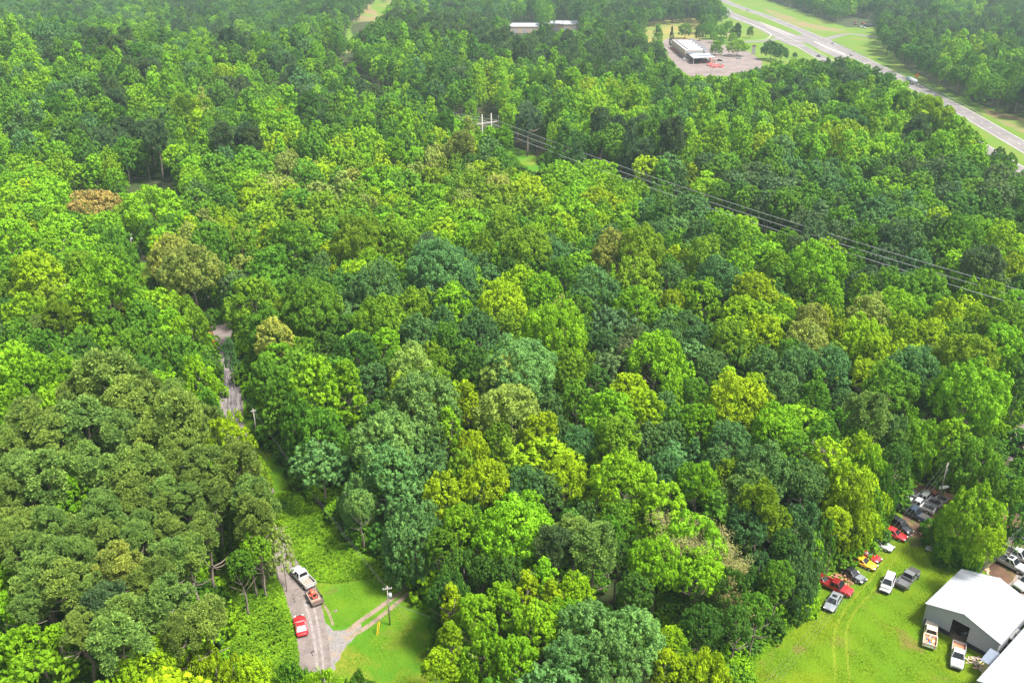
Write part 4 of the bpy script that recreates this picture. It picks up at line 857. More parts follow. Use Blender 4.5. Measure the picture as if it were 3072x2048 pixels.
        for s in (-1, 1):
            pane(e, 'side_window', (xm + .04, s * w, z0), (x1, s * w, z0), (X1, s * Wt, z1), (Xm + .04, s * Wt, z1), .10, glass)
            pane(e, 'side_window', (x0, s * w, z0), (xm - .04, s * w, z0), (Xm - .04, s * Wt, z1), (X0, s * Wt, z1), .10, glass)
            MB().box(x1 - .35, x1 - .2, s * (W + .1) - .11, s * (W + .1) + .11, hh, hh + .17).build('mirror', M_blk, e)
        MB().box(-k - .14, -k - .01, -W * .95, W * .95, .42, .62).build('rear_bumper', M_chrome if m in (M_white, M_cream) else M_blk, e, bevel=.02)
        if sunroof: MB().box(Xm - .35, Xm + .3, -Wt * .6, Wt * .6, bt - .01, bt + .012).build('sunroof', M_glass, e)
        if hoodless: MB().box(x1 + .12, k - .15, -W * .8, W * .8, hh - .14, hh + .05).build('engine_bay', M_engine, e)
    MB().box(k - .06, k + .06, -W * .72, W * .72, .36, .60).build('front_bumper', M_blk if m not in (M_cream,) else M_chrome, e, bevel=.02)
    for s in (-1, 1):
        MB().box(k - .18, k + .015, s * W * .66 - .17, s * W * .66 + .13 * (1 if s > 0 else 1), .56, .70).build('headlight', M_lamp, e)
        MB().box(-k - .012, -k + .10, s * W * .72 - .10, s * W * .72 + .10, .60, .78).build('tail_light', M_red, e)
    wr = .34 if kind != 'pickup' else .39; wb = .62 * k if kind != 'pickup' else .66 * k; i = 0
    for sx in (-1, 1):
        for s in (-1, 1):
            i += 1
            if i <= wheels: wheel(e, sx * wb, s * (W - .07), wr, .24, rim)
    return e
def debris(name, px, py, r, mats, n, label, cat, seed, h=.35, lng=.5, onto=0, where=None):
    rr = random.Random(seed); p = where if where is not None else un(px, py); e = empty(name, (p.x, p.y, onto), 0, label, cat)
    for k in range(n):
        mb = MB(); a = rr.uniform(0, 6.28); d = r * math.sqrt(rr.random()); M = Matrix.Translation((math.cos(a) * d, math.sin(a) * d, rr.uniform(.05, h) * (1.1 - d / r))) @ Matrix.Rotation(rr.uniform(0, 6.28), 4, 'Z') @ Matrix.Rotation(rr.uniform(-.5, .5), 4, 'Y')
        l_, w_ = lng * rr.uniform(.5, 1.3), .10 * rr.uniform(.6, 1.5); mb.box(-l_, l_, -w_, w_, -.05, .05, M); mb.build('piece', rr.choice(mats), e)
    return e
# lane traffic
vehicle('coupe', (907, 1900), (897, 1852), 'glossy red coupe parked at the lane edge', M_redp, sc_=.98, glass=plain('glass with painted reflection', (.35, .38, .42), .12))  # pale glass colour paints in a bright reflection
# the white pickup with a loaded bed, towing
vehicle('pickup', (927, 1752), (889, 1712), 'dirty white pickup with a loaded bed towing the trailer', M_white, bed=plain('bed load', (.25, .22, .18), .9, var=.6, scale=5))
tp = un(943, 1792, .4); th = math.atan2(*(un(897, 1715, .4) - un(930, 1772, .4)).yx)
e = empty('trailer', (tp.x, tp.y, .03), th, 'flat utility trailer hitched behind the dirty white pickup', 'trailer')
M_ored = plain('orange red equipment paint', (.62, .10, .05), .5, var=.3, scale=4); M_plank = plain('trailer planks', (.30, .22, .17), .9, var=.3)
for k in range(8): MB().box(-1.7, 1.7, -.9 + k * .226, -.9 + k * .226 + .2, .42, .47).build('plank', M_plank, e)
fr = MB(); [fr.box(-1.78, 1.78, s * .96 - .04, s * .96 + .04, .36, .48) for s in (-1, 1)]; [fr.box(-1.78, 1.78, s * .96 - .025, s * .96 + .025, .82, .87) for s in (-1, 1)]
[fr.box(x - .03, x + .03, s * .96 - .03, s * .96 + .03, .48, .82) for s in (-1, 1) for x in (-1.7, -.6, .6, 1.7)]; fr.build('frame', M_blk, e)
MB().tube([(1.75, .6, .42), (2.7, 0, .45)], .05, 6).tube([(1.75, -.6, .42), (2.7, 0, .45)], .05, 6).build('tongue', M_blk, e)
MB().box(-1.88, -1.8, -.9, .9, .45, 1.25).build('tail_ramp', plain('rusty mesh ramp', (.20, .14, .12), .8), e)
for s in (-1, 1): wheel(e, -.2, s * 1.12, .33, .2)
e2 = empty('riding_mower', (tp.x, tp.y, .50), th, 'orange red riding mower strapped on the trailer', 'mower')
e2.location = (tp.x + math.cos(th) * .45, tp.y + math.sin(th) * .45, .50)
loft(MB(), [(-.2, .30, .25, .45, .62, .02), (.5, .34, .2, .5, .78, .04), (.95, .28, .2, .45, .66, .02)]).build('hood', M_ored, e2, True); MB().box(-.95, -.2, -.38, .38, .18, .42).build('chassis', M_ored, e2, bevel=.03)
MB().box(-.85, -.45, -.22, .22, .42, .55).box(-.9, -.8, -.22, .22, .5, .95).build('seat', M_blk, e2); MB().box(-.4, .4, -.62, .62, .08, .22).build('cutting_deck', M_ored, e2, bevel=.04)
MB().tube([(-.1, 0, .6), (-.3, 0, .9)], .02, 5).tube([(-.30, -.14, .9), (-.34, 0, .96), (-.30, .14, .9)], .02, 5).build('steering_wheel', M_blk, e2)
for x, s, r in ((-.6, 1, .28), (-.6, -1, .28), (.7, 1, .19), (.7, -1, .19)): wheel(e2, x, s * .45, r, .16, M_lamp)
e3 = empty('fuel_can', (tp.x - math.cos(th) * 1.2, tp.y - math.sin(th) * 1.2, .50), .3, 'small red can at the back of the trailer', 'can')
MB().box(-.16, .16, -.12, .12, 0, .3).build('body', M_ored, e3, bevel=.03); MB().tube([(.08, 0, .28), (.2, 0, .42)], .025, 6).build('spout', M_yellow, e3)

GC = 'wrecks parked along the tree line'
N9 = lambda x, y: tz(9, x, y)
vehicle('sedan', N9(1062, 965), N9(1010, 1050), 'silver sedan with dark sunroof nosed down the lawn', M_silver, group=GC, sunroof=True)
vehicle('pickup', N9(975, 870), N9(1120, 935), 'crushed faded red pickup beside the silver sedan', M_redold, group=GC, roofm=M_maroon, hood=None, bed=M_maroon, wheels=3)
vehicle('coupe', N9(930, 830), N9(1010, 880), 'maroon car body half hidden in weeds above the red pickup', M_maroon, group=GC, sc_=.9, wheels=2)
vehicle('coupe', N9(1130, 790), N9(1215, 845), 'charcoal car with open bonnet under the trees', M_blackp, group=GC, hood=M_silver)
vehicle('coupe', N9(1200, 715), N9(1290, 755), 'bright yellow coupe in the row of wrecks', M_yellow, group=GC)
vehicle('coupe', N9(1240, 655), N9(1320, 705), 'red car with pale windscreen behind the yellow coupe', M_redp, group=GC, glass=M_lamp, sc_=1.0)
vehicle('coupe', N9(1320, 590), N9(1405, 628), 'white coupe pulled out of the shrub', M_white, group=GC)
vehicle('sedan', N9(1400, 515), N9(1505, 560), 'red sedan beside the black suv', M_redp, group=GC, sc_=.98)
vehicle('suv', N9(1450, 455), N9(1545, 515), 'black suv parked above the red sedan', M_blackp, group=GC, glass=M_glass)
vehicle('pickup', N9(1530, 370), N9(1640, 425), 'navy wreck of a pickup without its front', M_navy, group=GC, hoodless=True, wheels=3)
vehicle('pickup', N9(1700, 375), N9(1550, 315), 'white crew cab pickup with black open bed', M_white, group=GC)
vehicle('pickup', N9(1740, 335), N9(1600, 275), 'second white pickup tight behind the first', M_white, group=GC, hoodless=True)
vehicle('pickup', N9(1780, 300), N9(1690, 262), 'rust topped wreck at the far end of the row', M_dirtywhite, group=GC, sc_=.8, roofm=plain('rusty sheet', (.28, .09, .05), .9, var=.4), wheels=2)
vehicle('suv', N9(1430, 845), N9(1395, 925), 'battered white jeep with smashed nose on the lawn', M_white, hoodless=False, hood=M_dirtywhite, wheels=4)
vehicle('pickup', N9(1510, 895), N9(1595, 805), 'grey stripped pickup on the lawn beside the white jeep', M_grayp, hoodless=True, bed=plain('ribbed grey bed', (.10, .10, .10), .7))
vehicle('pickup', N9(1700, 1300), N9(1715, 1170), 'old cream pickup with orange scrap in its bed', M_cream, bed=M_linerm, sc_=.98)
vehicle('pickup', N9(1905, 1300), N9(1885, 1465), 'clean white pickup with tan bed liner by the barn', M_white, bed=M_linerm, sc_=.95)
vehicle('pickup', N9(2170, 700), N9(2335, 785), 'white pickup with sunroof in the truck yard', M_white, sunroof=True, wheels=4)
vehicle('pickup', N9(2225, 655), N9(2375, 720), 'white pickup behind the sunroof one', M_white)
vehicle('pickup', N9(2440, 850), N9(2320, 910), 'white truck entering at the edge of the picture by the barn roof', M_white)
vehicle('sedan', N9(2270, 530), N9(2370, 580), 'black wreck parked behind the mesh fence', M_blackp, hood=M_dirtywhite)
vehicle('van', N9(2225, 1330), N9(2330, 1190), 'pale van squeezed between the two barns', M_dirtywhite)
# cargo in the cream pickup
p = un(*N9(1706, 1272), .8)
debris('scrap_load', 0, 0, .75, [plain('orange scrap', (.75, .25, .03), .6), plain('blue scrap', (.10, .18, .36), .6), plain('pale scrap', (.6, .58, .5), .6)], 12, 'orange and blue scrap heaped in the cream pickup bed', 'scrap', 5, .35, .4, onto=.68, where=p)
debris('debris_pile', *N9(1085, 845), 2.2, [plain('red brown debris', (.30, .12, .07), .9, var=.4), plain('pale debris', (.40, .22, .15), .9)], 60, 'heap of reddish brown debris between the wrecks', 'debris', 7, .5, .5)
debris('firewood_pile', *N9(2025, 1430), 1.3, [plain('split firewood', (.55, .40, .28), .9, var=.3), M_dead], 40, 'loose pile of pale split wood beside the lean to', 'wood', 8, .6, .35)
debris('timber_stack', *N9(2075, 785), 1.0, [plain('old timber', (.50, .33, .20), .9, var=.3)], 14, 'short pile of logs at the barn back corner', 'wood', 9, .3, .8)
debris('scrap_heap', *N9(925, 1035), .9, [M_blk, M_bark], 12, 'dark scrap frame in the weeds left of the silver sedan', 'scrap', 10, .3, .6)
debris('wreck_parts', *N9(1580, 270), 1.0, [plain('blue tarp', (.06, .22, .55), .6), M_dirtywhite], 10, 'blue tarp and white panels beyond the two white pickups', 'scrap', 14, .8, .5)
debris('loose_bumper', *N9(1555, 540), .5, [M_dirtywhite], 3, 'loose pale bumper on the dirt in front of the black suv', 'car part', 15, .1, .4)
e = empty('bench', un(*N9(1705, 662)), -.5, 'white weathered bench seat on the lawn by the weeds', 'bench'); MB().box(-.8, .8, -.25, .25, .35, .45).build('seat', M_dirtywhite, e, bevel=.02); MB().box(-.8, .8, .2, .28, .45, .9).build('backrest', M_dirtywhite, e)
for s in (-.7, .7): MB().box(s - .04, s + .04, -.22, .22, 0, .35).build('leg', M_blk, e)
e = empty('pallet', un(*N9(2125, 628)), .5, 'dark wooden pallet stack leaning in the tall weeds', 'pallet')
e.location.z = .9
for k in range(6): MB().box(-.7, .7, -.6 + k * .21, -.6 + k * .21 + .16, .12, .15).build('slat', M_plank, e)
for k in (-.6, 0, .6): MB().box(k - .05, k + .05, -.6, .6, -.9, .12).build('bearer', M_plank, e)
# mesh fence of the truck yard
fa, fb = un(*N9(2215, 640)), un(*N9(2420, 470)); fd = fb - fa; fl = fd.length
e = empty('mesh_fence', fa, math.atan2(fd.y, fd.x), 'grey chain link fence above the truck yard', 'fence'); M_galv = plain('galvanised steel', (.35, .36, .37), .5, .5)
for k in range(int(fl / 2.4) + 2): MB().tube([(k * 2.4, 0, 0), (k * 2.4, 0, 1.9)], .035, 6).build('post', M_galv, e)
MB().tube([(0, 0, 1.86), (fl + 2, 0, 1.86)], .025, 6).build('top_rail', M_galv, e)
w = MB()
for k in range(int(fl / .12)): w.tube([(k * .12, 0, .05), (min(k * .12 + .9, fl + 1), 0, 1.84)], .006, 3, False); w.tube([(k * .12 + .9, 0, .05), (k * .12, 0, 1.84)], .006, 3, False)
tag(w.build('wire_mesh', M_galv, e), kind='stuff')

# ---------------------------------------------------------------- barn and sheds
M_roof = plain('white metal roof', (.36, .37, .395), .5, var=.03, scale=.6); M_siding = plain('light grey siding', (.33, .34, .37), .7, var=.08); M_shade_base = plain('base with painted shade', (.035, .03, .045), .9)  # base colour is near black to paint the open shade below the siding
def barn(LF, LB, RF, eave, ridge, label, name, base_h=.95, door=None, walls=M_siding, ext=0):
    ax = (LB - LF); dep = ax.length; ax.normalize(); acr = (RF - LF); acr -= ax * acr.dot(ax); wid = acr.length
    e = empty(name, (LF.x, LF.y, 0), math.atan2(-ax.x, ax.y), label, 'barn')     # local: x across, y back along the ridge
    W2 = wid / 2
    fm = MB(); dx0, dx1 = (door[0], door[1]) if door else (3, 3)
    fm.box(.12, dx0, .12, .4, 0, base_h - .01); fm.box(dx1, wid - .12, .12, .4, 0, base_h - .01); fm.box(.12, .4, .4, dep - .12, 0, base_h - .01); fm.box(wid - .4, wid - .12, .4, dep - .12, 0, base_h - .01); fm.build('painted_shade_base', M_shade_base, e)  # dark low walls stand in for the open shade under the barn
    MB().box(.42, wid - .42, .1, dep - .15, .005, .05).build('floor', M_track if door else M_shade_base, e)
    # gable walls in horizontal boards
    def boards(yy, hole):
        z = base_h; n = 0
        while z < ridge - .1:
            z2 = min(z + .26, ridge - .08)
            xl = 0.0 if z2 <= eave else (z2 - eave) / (ridge - eave) * W2; xr = wid - xl
            segs = [(xl, xr)]
            if hole and z < hole[2]: segs = [(xl, hole[0]), (hole[1], xr)]
            for a, b in segs:
                if b - a > .05:
                    MB().add([(a, yy - .03, z), (b, yy - .03, z), (b, yy - .005, z2 - .012), (a, yy - .005, z2 - .012), (a, yy + .03, z), (b, yy + .03, z), (b, yy + .03, z2 - .012), (a, yy + .03, z2 - .012)],
                             [(0, 1, 2, 3), (4, 5, 6, 7), (0, 1, 5, 4), (2, 3, 7, 6), (0, 3, 7, 4), (1, 2, 6, 5)]).build('board', walls, e)
            z = z2
    boards(0, door); boards(dep, None)
    for x in (0, wid):
        MB().box(x - .05, x + .05, .03, dep - .03, base_h, eave).build('wall', walls, e)
        MB().box(x - .09, x + .09, -.09, .09 - .02, 0, eave - .02).build('corner_post', M_roof, e)
    for s in (0, 1):
        xa, xb = (-.32, W2) if s == 0 else (wid + .32, W2); sl = (ridge - eave) / W2; za = eave - .32 * sl; n = int(dep + .6)
        MB().add([(xa, -.3, za), (xb, -.3, ridge), (xb, dep + .3 + ext, ridge), (xa, dep + .3 + ext, za), (xa, -.3, za + .07), (xb, -.3, ridge + .07), (xb, dep + .3 + ext, ridge + .07), (xa, dep + .3 + ext, za + .07)],
                 [(0, 1, 2, 3), (4, 5, 6, 7), (0, 1, 5, 4), (1, 2, 6, 5), (2, 3, 7, 6), (3, 0, 4, 7)]).build('roof_panel', M_roof, e)
        ribs = MB()
        for k in range(int((dep + .6 + ext) / .9)):
            y = -.3 + .45 + k * .9; ribs.add([(xa, y - .02, za + .07), (xb, y - .02, ridge + .07), (xb, y + .02, ridge + .07), (xa, y + .02, za + .07), (xa, y - .01, za + .095), (xb, y - .01, ridge + .095), (xb, y + .01, ridge + .095), (xa, y + .01, za + .095)],
                     [(0, 1, 5, 4), (1, 2, 6, 5), (2, 3, 7, 6), (3, 0, 4, 7), (4, 5, 6, 7)])
        tag(ribs.build('roof_ribs', M_roof, e), kind='stuff')
        MB().box(min(xa, xa + .06), max(xa, xa + .06), -.3, dep + .3, za - .06, za).build('gutter', M_galv, e)
    MB().box(W2 - .16, W2 + .16, -.32, dep + .32 + ext, ridge + .045, ridge + .10).build('ridge_cap', M_roof, e)
    return e, dep, wid
eh, rh = 3.85, 5.45
LF, LB, RF = un(2784, 1809, eh), un(2887.6, 1710, eh), un(2996.3, 1927, eh)
bar, dep, wid = barn(LF, LB, RF, eh, rh, 'white roofed barn with an open door in its grey gable', 'barn', door=(3.9, 6.45, 3.3))
MB().box(.2, 10.0, .2, dep - .2, .0, .03).build('floor', M_shade_base, bar) if 0 else None
mp = bar.matrix_basis @ Vector((5.4, 1.8, 0))
e = empty('motorcycle', (mp.x, mp.y, .05), .4 + bar.rotation_euler.z, 'dark motorcycle standing inside the barn doorway', 'motorcycle')
for x in (-.7, .7): MB().tube([(x, -.05, .33), (x, .05, .33)], .33, 16).build('wheel', M_tyre, e)
MB().tube([(-.7, 0, .33), (-.2, 0, .75), (.4, 0, .8), (.7, 0, .33)], .05, 6).tube([(.4, 0, .8), (.3, 0, 1.05)], .03, 6).build('frame', M_chrome, e); MB().box(-.2, .3, -.12, .12, .35, .65).build('engine', M_galv, e); MB().box(-.6, -.05, -.13, .13, .75, .85).build('seat', M_blk, e)
MB().tube([(.3, -.35, 1.05), (.3, .35, 1.05)], .02, 6).build('handlebar', M_chrome, e)
# lean-to
c1, c2, c3 = un(*(2700 + 1085 / 4.505, 1700 + 1255 / 4.505), 2.6), un(*(2700 + 1245 / 4.505, 1700 + 1340 / 4.505), 2.6), un(*(2700 + 1220 / 4.505, 1700 + 1100 / 4.505), 3.0)
ax = c3 - c1; ax.z = 0; wd = (Vector((c2.x, c2.y, 0)) - Vector((c1.x, c1.y, 0))).length; dl = ax.length
e = empty('lean_to_shed', (c1.x, c1.y, 0), math.atan2(-ax.x, ax.y), 'small lean to with blue grey metal roof between the barns', 'shed')
MB().add([(0, 0, 2.6), (wd, 0, 2.6), (wd, dl, 3.05), (0, dl, 3.05), (0, 0, 2.66), (wd, 0, 2.66), (wd, dl, 3.11), (0, dl, 3.11)], [(0, 1, 2, 3), (4, 5, 6, 7), (0, 1, 5, 4), (1, 2, 6, 5), (2, 3, 7, 6), (3, 0, 4, 7)]).build('roof', plain('blue grey roof sheet', (.15, .18, .23), .6, var=.1), e)
MB().box(.5, wd - .1, .25, dl - .1, 0, 2.55).build('wall', plain('cream rendered wall', (.62, .50, .28), .8), e)
# second barn
e2h = 4.2; A, B = un(2940, 2040, e2h), un(3072, 1893, e2h); d = (B - A).normalized(); nrm = Vector((d.y, -d.x, 0)); A2 = A + nrm * 13
barn(A, A + d * 24, A2, e2h, 6.4, 'second white roofed barn in the lowest corner', 'barn')
# small roof in the pines, far sheds
M_tin = plain('old tin roof', (.45, .52, .56), .4, .3, var=.4, scale=1.2)
def shed(px, py, hgt, L, W, rz, roof, walls, label, name='shed', cat='shed', rise=1.0, flat=False, z0=0):
    p = un(px, py); e = empty(name, (p.x, p.y, hz(p.x, p.y) + z0), rz, label, cat)
    MB().box(-L / 2, L / 2, -W / 2, W / 2, 0, hgt).build('wall', walls, e)
    if flat: MB().box(-L / 2 - .3, L / 2 + .3, -W / 2 - .3, W / 2 + .3, hgt + .003, hgt + .35).build('roof', roof, e)
    else: MB().add([(-L / 2 - .4, -W / 2 - .4, hgt), (L / 2 + .4, -W / 2 - .4, hgt), (L / 2 + .4, W / 2 + .4, hgt), (-L / 2 - .4, W / 2 + .4, hgt), (-L / 2 - .4, 0, hgt + rise), (L / 2 + .4, 0, hgt + rise)], [(0, 1, 5, 4), (2, 3, 4, 5), (0, 4, 3), (1, 2, 5), (0, 3, 2, 1)]).build('roof', roof, e)
    return e
cream_wall = plain('tan brick wall', (.48, .36, .28), .9, var=.15)
sp = un(425, 1262, 5); shed(*pr(sp.x, sp.y, 0)[:2], 4, 9, 6, .5, M_tin, cream_wall, 'small tin roofed house buried among the pines', 'house', 'house')
for px, lab, n in ((1250, 'left one of two long white roofed sheds in the far pines', 0), (1523, 'right one of two long white roofed sheds in the far pines', 1)):
    q = tz(2, *( (1250, 215) if n == 0 else (1530, 205))); e = shed(*q, 6, 45 if n == 0 else 48, 22, .02 - n * .05, M_roof, cream_wall, lab, 'long_shed', 'shed', rise=2.2)
    for k in range(5): MB().box(-18 + k * 9, -15 + k * 9, -11.06, -10.99, 0, 3.6).build('door', plain('shed door', (.30, .2, .17), .8) if k == 0 and n == 0 else M_siding, e)
# ---------------------------------------------------------------- the store by the highway
SA, SB, SD, SF = [un(*Z4(*p), 6.0) for p in ((392, 358), (690, 300), (893, 462), (622, 545))]
ax = SA - SF; ax.z = 0; Dp = ax.length; ay = ax.normalized(); wx = Vector((ay.y, -ay.x, 0)); Wd = max(16, (SD - SF).dot(wx))
c = SF + ay * (Dp / 2) + wx * (Wd / 2); ang = math.atan2(wx.y, wx.x); print('store', Dp, Wd)
e = empty('store', (c.x, c.y, 0), ang, 'flat white roofed store with grey gables beside the highway', 'store')
M_store = plain('tan store wall', (.52, .42, .34), .85, var=.1); M_sh = plain('grey shingle', (.16, .15, .16), .9, var=.3, scale=2)
sk = math.degrees(0)
MB().box(-Wd / 2, Wd / 2, -Dp / 2, Dp / 2, 0, 5.9).build('wall', M_store, e); MB().box(-Wd / 2 + .3, Wd / 2 - .3, -Dp / 2 + .3, Dp / 2 - .3, 5.9, 6.0).build('roof', M_roof, e)
par = MB(); par.box(-Wd / 2 - .05, -Wd / 2 + .3, -Dp / 2, Dp / 2, 5.9, 6.5); par.box(-Wd / 2 + .3, Wd / 2, Dp / 2 - .3, Dp / 2 + .05, 5.9, 6.5); par.box(-Wd / 2 + .3, Wd / 2, -Dp / 2 - .05, -Dp / 2 + .3, 5.9, 6.3); par.build('parapet', M_store, e)
for k in range(9): MB().box(-Wd / 2 + 2.2, -Wd / 2 + 3.2, Dp / 2 - 5 - k * (Dp / 10), Dp / 2 - 4.1 - k * (Dp / 10), 6.0, 6.7).build('roof_vent', M_engine, e)
for k in range(6):
    y = -Dp / 2 + 1.8 + k * (Dp - 3) / 5; big = 1.6 if k == 0 else 1.0
    MB().add([(Wd / 2 + 1.4, y - 2.2 * big, 4.5), (Wd / 2 + 1.4, y + 2.2 * big, 4.5), (Wd / 2 - 2.5, y - 2.2 * big, 5.2), (Wd / 2 - 2.5, y + 2.2 * big, 5.2), (Wd / 2 + 1.4, y, 6.4 + big), (Wd / 2 - 2.5, y, 6.6 + big)], [(0, 2, 5, 4), (1, 4, 5, 3), (0, 4, 1), (2, 3, 5), (0, 1, 3, 2)]).build('gable', M_sh, e)
for k in range(12): MB().box(-Wd / 2 - .12, -Wd / 2 - .02, -Dp / 2 + 2 + k * (Dp - 3) / 12, -Dp / 2 + 3.2 + k * (Dp - 3) / 12, 0.3, 3.2).build('window', M_glass, e)
MB().box(-Wd / 2 + 1, Wd / 2 - 2, -Dp / 2 - 4.5, -Dp / 2 - .06, 4.3, 4.7).build('awning', plain('slate blue awning', (.10, .16, .20), .5), e)
q1, q2, q3, q4 = [un(*Z4(*p), 4.4) for p in ((685, 612), (990, 568), (1148, 660), (762, 678))]
e = empty('canopy', ((q1 + q2 + q3 + q4) / 4).xy.to_3d(), 0, 'low white flat canopy in front of the store', 'canopy'); cc = (q1 + q2 + q3 + q4) / 4; L_ = [Vector((q.x - cc.x, q.y - cc.y, 4.2)) for q in (q1, q2, q3, q4)]
MB().add([(*p.xy, 4.2) for p in L_] + [(*p.xy, 4.65) for p in L_], [(0, 1, 2, 3), (4, 5, 6, 7), (0, 1, 5, 4), (1, 2, 6, 5), (2, 3, 7, 6), (3, 0, 4, 7)]).build('roof', M_roof, e)
cr_ = sum(L_, Vector()) / 4; MB().box(-3, 8, -3.5, 0, 4.66, 4.78).build('skylight', plain('dark roof panel', (.08, .12, .15), .4), e)
for p in L_: MB().box(p.x * .93 - .2, p.x * .93 + .2, p.y * .93 - .2, p.y * .93 + .2, 0, 4.2).build('post', M_store, e)
rr = random.Random(3)
M_terr = plain('terracotta goods', (.50, .17, .11), .8, var=.4); M_pinkr = plain('red display', (.62, .14, .12), .7, var=.4)
for k in range(34):
    x, y = rr.uniform(880, 1160), rr.uniform(695, 770); p = un(*Z4(x, y)); o = MB().box(-.7, .7, -.5, .5, 0, rr.uniform(.7, 1.5)).build('display_crate', rr.choice([M_terr, M_pinkr, M_sh, M_store]), bevel=.05); o.location = (p.x, p.y, .03); o.rotation_euler.z = rr.uniform(0, 3)
    tag(o, 'small reddish crate among the goods displayed before the store', 'crate', 'goods crates displayed before the store')
for k in range(26):
    x, y = rr.uniform(1020, 1290), rr.uniform(785, 850); p = un(*Z4(x, y)); o = MB().box(-1, 1, -.6, .6, 0, rr.uniform(.6, 1.4)).build('display_bin', rr.choice([M_pinkr, M_dirtywhite, M_pinkr]), bevel=.05); o.location = (p.x, p.y, .03); o.rotation_euler.z = rr.uniform(-.3, .3)
    tag(o, 'small red or white bin in the rows below the store canopy', 'bin', 'red and white bins below the store')
for k in range(16):
    t = k / 15; p = un(*Z4(372 + 150 * t + rr.uniform(-12, 12), 498 + 105 * t + rr.uniform(-12, 12))); o = MB().box(-.6, .6, -.6, .6, 0, 1.0).build('pallet_stack', M_terr, bevel=.04); o.location = (p.x, p.y, .03)
    tag(o, 'small rusty pallet stack along the store side wall', 'pallet', 'pallet stacks along the store wall')
ST = lambda a, b: (Z4(*a), Z4(*b))
vehicle('pickup', *ST((600, 660), (606, 735)), 'white pickup beside the store side wall', M_white)
vehicle('suv', *ST((545, 575), (570, 615)), 'dark loader like vehicle at the store wall', M_blackp)
vehicle('sedan', *ST((1190, 715), (1270, 718)), 'dark car beside the red store displays', M_blackp)
vehicle('sedan', *ST((1620, 680), (1515, 674)), 'white car parked under the parasol shaped tree', M_white)
vehicle('sedan', tz(3, 1020, 294), tz(3, 1056, 308), 'white car on the highway just past the crossover', M_white, sc_=1.1)
vehicle('sedan', tz(3, 1180, 388), tz(3, 1150, 374), 'white car on the highway nearer the tanker', M_white, sc_=1.1)
vehicle('sedan', tz(3, 435, 66), tz(3, 460, 75), 'small pale car far up the highway', M_white, sc_=1.1)
vehicle('sedan', tz(3, 950, 392), tz(3, 925, 382), 'dark car on the near carriageway', M_blackp, sc_=1.1)
vehicle('van', tz(3, 1180, 172), tz(3, 1200, 160), 'red and white truck box in the far yard', M_dirtywhite, sc_=1.5, roofm=M_redp)
for i, (x, y, m, lab) in enumerate(((1225, 186, M_white, 'white car leftmost in the far yard'), (1250, 192, M_white, 'white car in the middle of the far yard'), (1290, 172, M_dirtywhite, 'pale car at the far yard edge'), (1245, 165, M_redold, 'red car behind the white ones in the far yard'), (1265, 180, M_blackp, 'dark car in the far yard'))):
    vehicle('sedan', tz(3, x - 14, y - 3), tz(3, x + 14, y + 3), lab, m, sc_=1.2)
# tanker
ta, tb = un(*tz(3, 1615, 594)), un(*tz(3, 1535, 556)); tc_ = (ta + tb) / 2; ang = math.atan2(tb.y - ta.y, tb.x - ta.x)
e = empty('tanker_truck', (tc_.x, tc_.y, .03), ang, 'silver tanker truck with teal cab on the highway', 'truck'); M_teal = paint('teal paint', (.05, .22, .30))
MB().tube([(-7.6, 0, 2.3), (-7.3, 0, 2.3), (3.2, 0, 2.3), (3.5, 0, 2.3)], [.8, 1.2, 1.2, .8], 20).build('tank', plain('polished tank', (.72, .74, .76), .25, .5), e, True)
MB().box(-7.5, 7.0, -.5, .5, .9, 1.1).build('chassis', M_blk, e); MB().box(4.0, 6.2, -1.2, 1.2, 1.0, 3.2).build('cab', M_teal, e, bevel=.15); MB().box(6.2, 7.6, -.95, .95, 1.0, 2.2).build('hood', M_teal, e, bevel=.12)
MB().box(6.19, 6.24, -1.0, 1.0, 2.3, 3.0).build('windshield', M_glass, e)
for x in (-6.8, -5.6, 3.6, 4.8, 7.0):
    for s in (-1, 1): wheel(e, x, s * 1.1, .5, .35)
# signs
def sign(px, py, w, h, z0, m, label, name, top=None, rz=0, post=.12):
    p = un(px, py); e = empty(name, p, rz, label, 'sign')
    for s in (-1, 1): MB().box(s * w * .38 - post, s * w * .38 + post, -post, post, 0, z0 + h * .9).build('post', M_blk, e)
    MB().box(-w / 2, w / 2, -.25, .25, z0, z0 + h).build('board', m, e)
    if top: MB().box(-w / 2 - .1, w / 2 + .1, -.35, .35, z0 + h + .003, z0 + h + 1.1).build('cap', top, e)
    return e
s_ = sign(*Z4(1818, 625), 2.6, 5.6, 1.0, M_dirtywhite, 'tall white lot sign with a dark red cap', 'pylon_sign', plain('dark red sign cap', (.20, .05, .05), .6))
MB().box(-1.1, 1.1, -.27, -.255, 2.0, 3.0).build('panel', M_roof, s_)
for k, z in enumerate((3.5, 4.3, 5.1)): MB().box(-1.0, 1.0, -.262, -.252, z, z + .18).build('lettering_line', M_siding, s_)
M_osign = plain('orange sign face', (.95, .28, .02), .6)
e = empty('road_work_sign', un(*tz(3, 1610, 548)), 0, 'orange warning sign standing beside the tanker truck', 'sign')
d_ = MB().add([(0, 0, 1.0), (1.6, 0, 2.6), (0, 0, 4.2), (-1.6, 0, 2.6), (0, .06, 1.0), (1.6, .06, 2.6), (0, .06, 4.2), (-1.6, .06, 2.6)], [(0, 1, 2, 3), (4, 5, 6, 7), (0, 1, 5, 4), (1, 2, 6, 5), (2, 3, 7, 6), (3, 0, 4, 7)]); d_.build('board', M_osign, e)
MB().box(-.05, .05, .07, .17, 0, 3.6).build('post', M_galv, e); MB().box(.5, .9, -.05, .05, 4.0, 4.8).build('flag', M_osign, e)
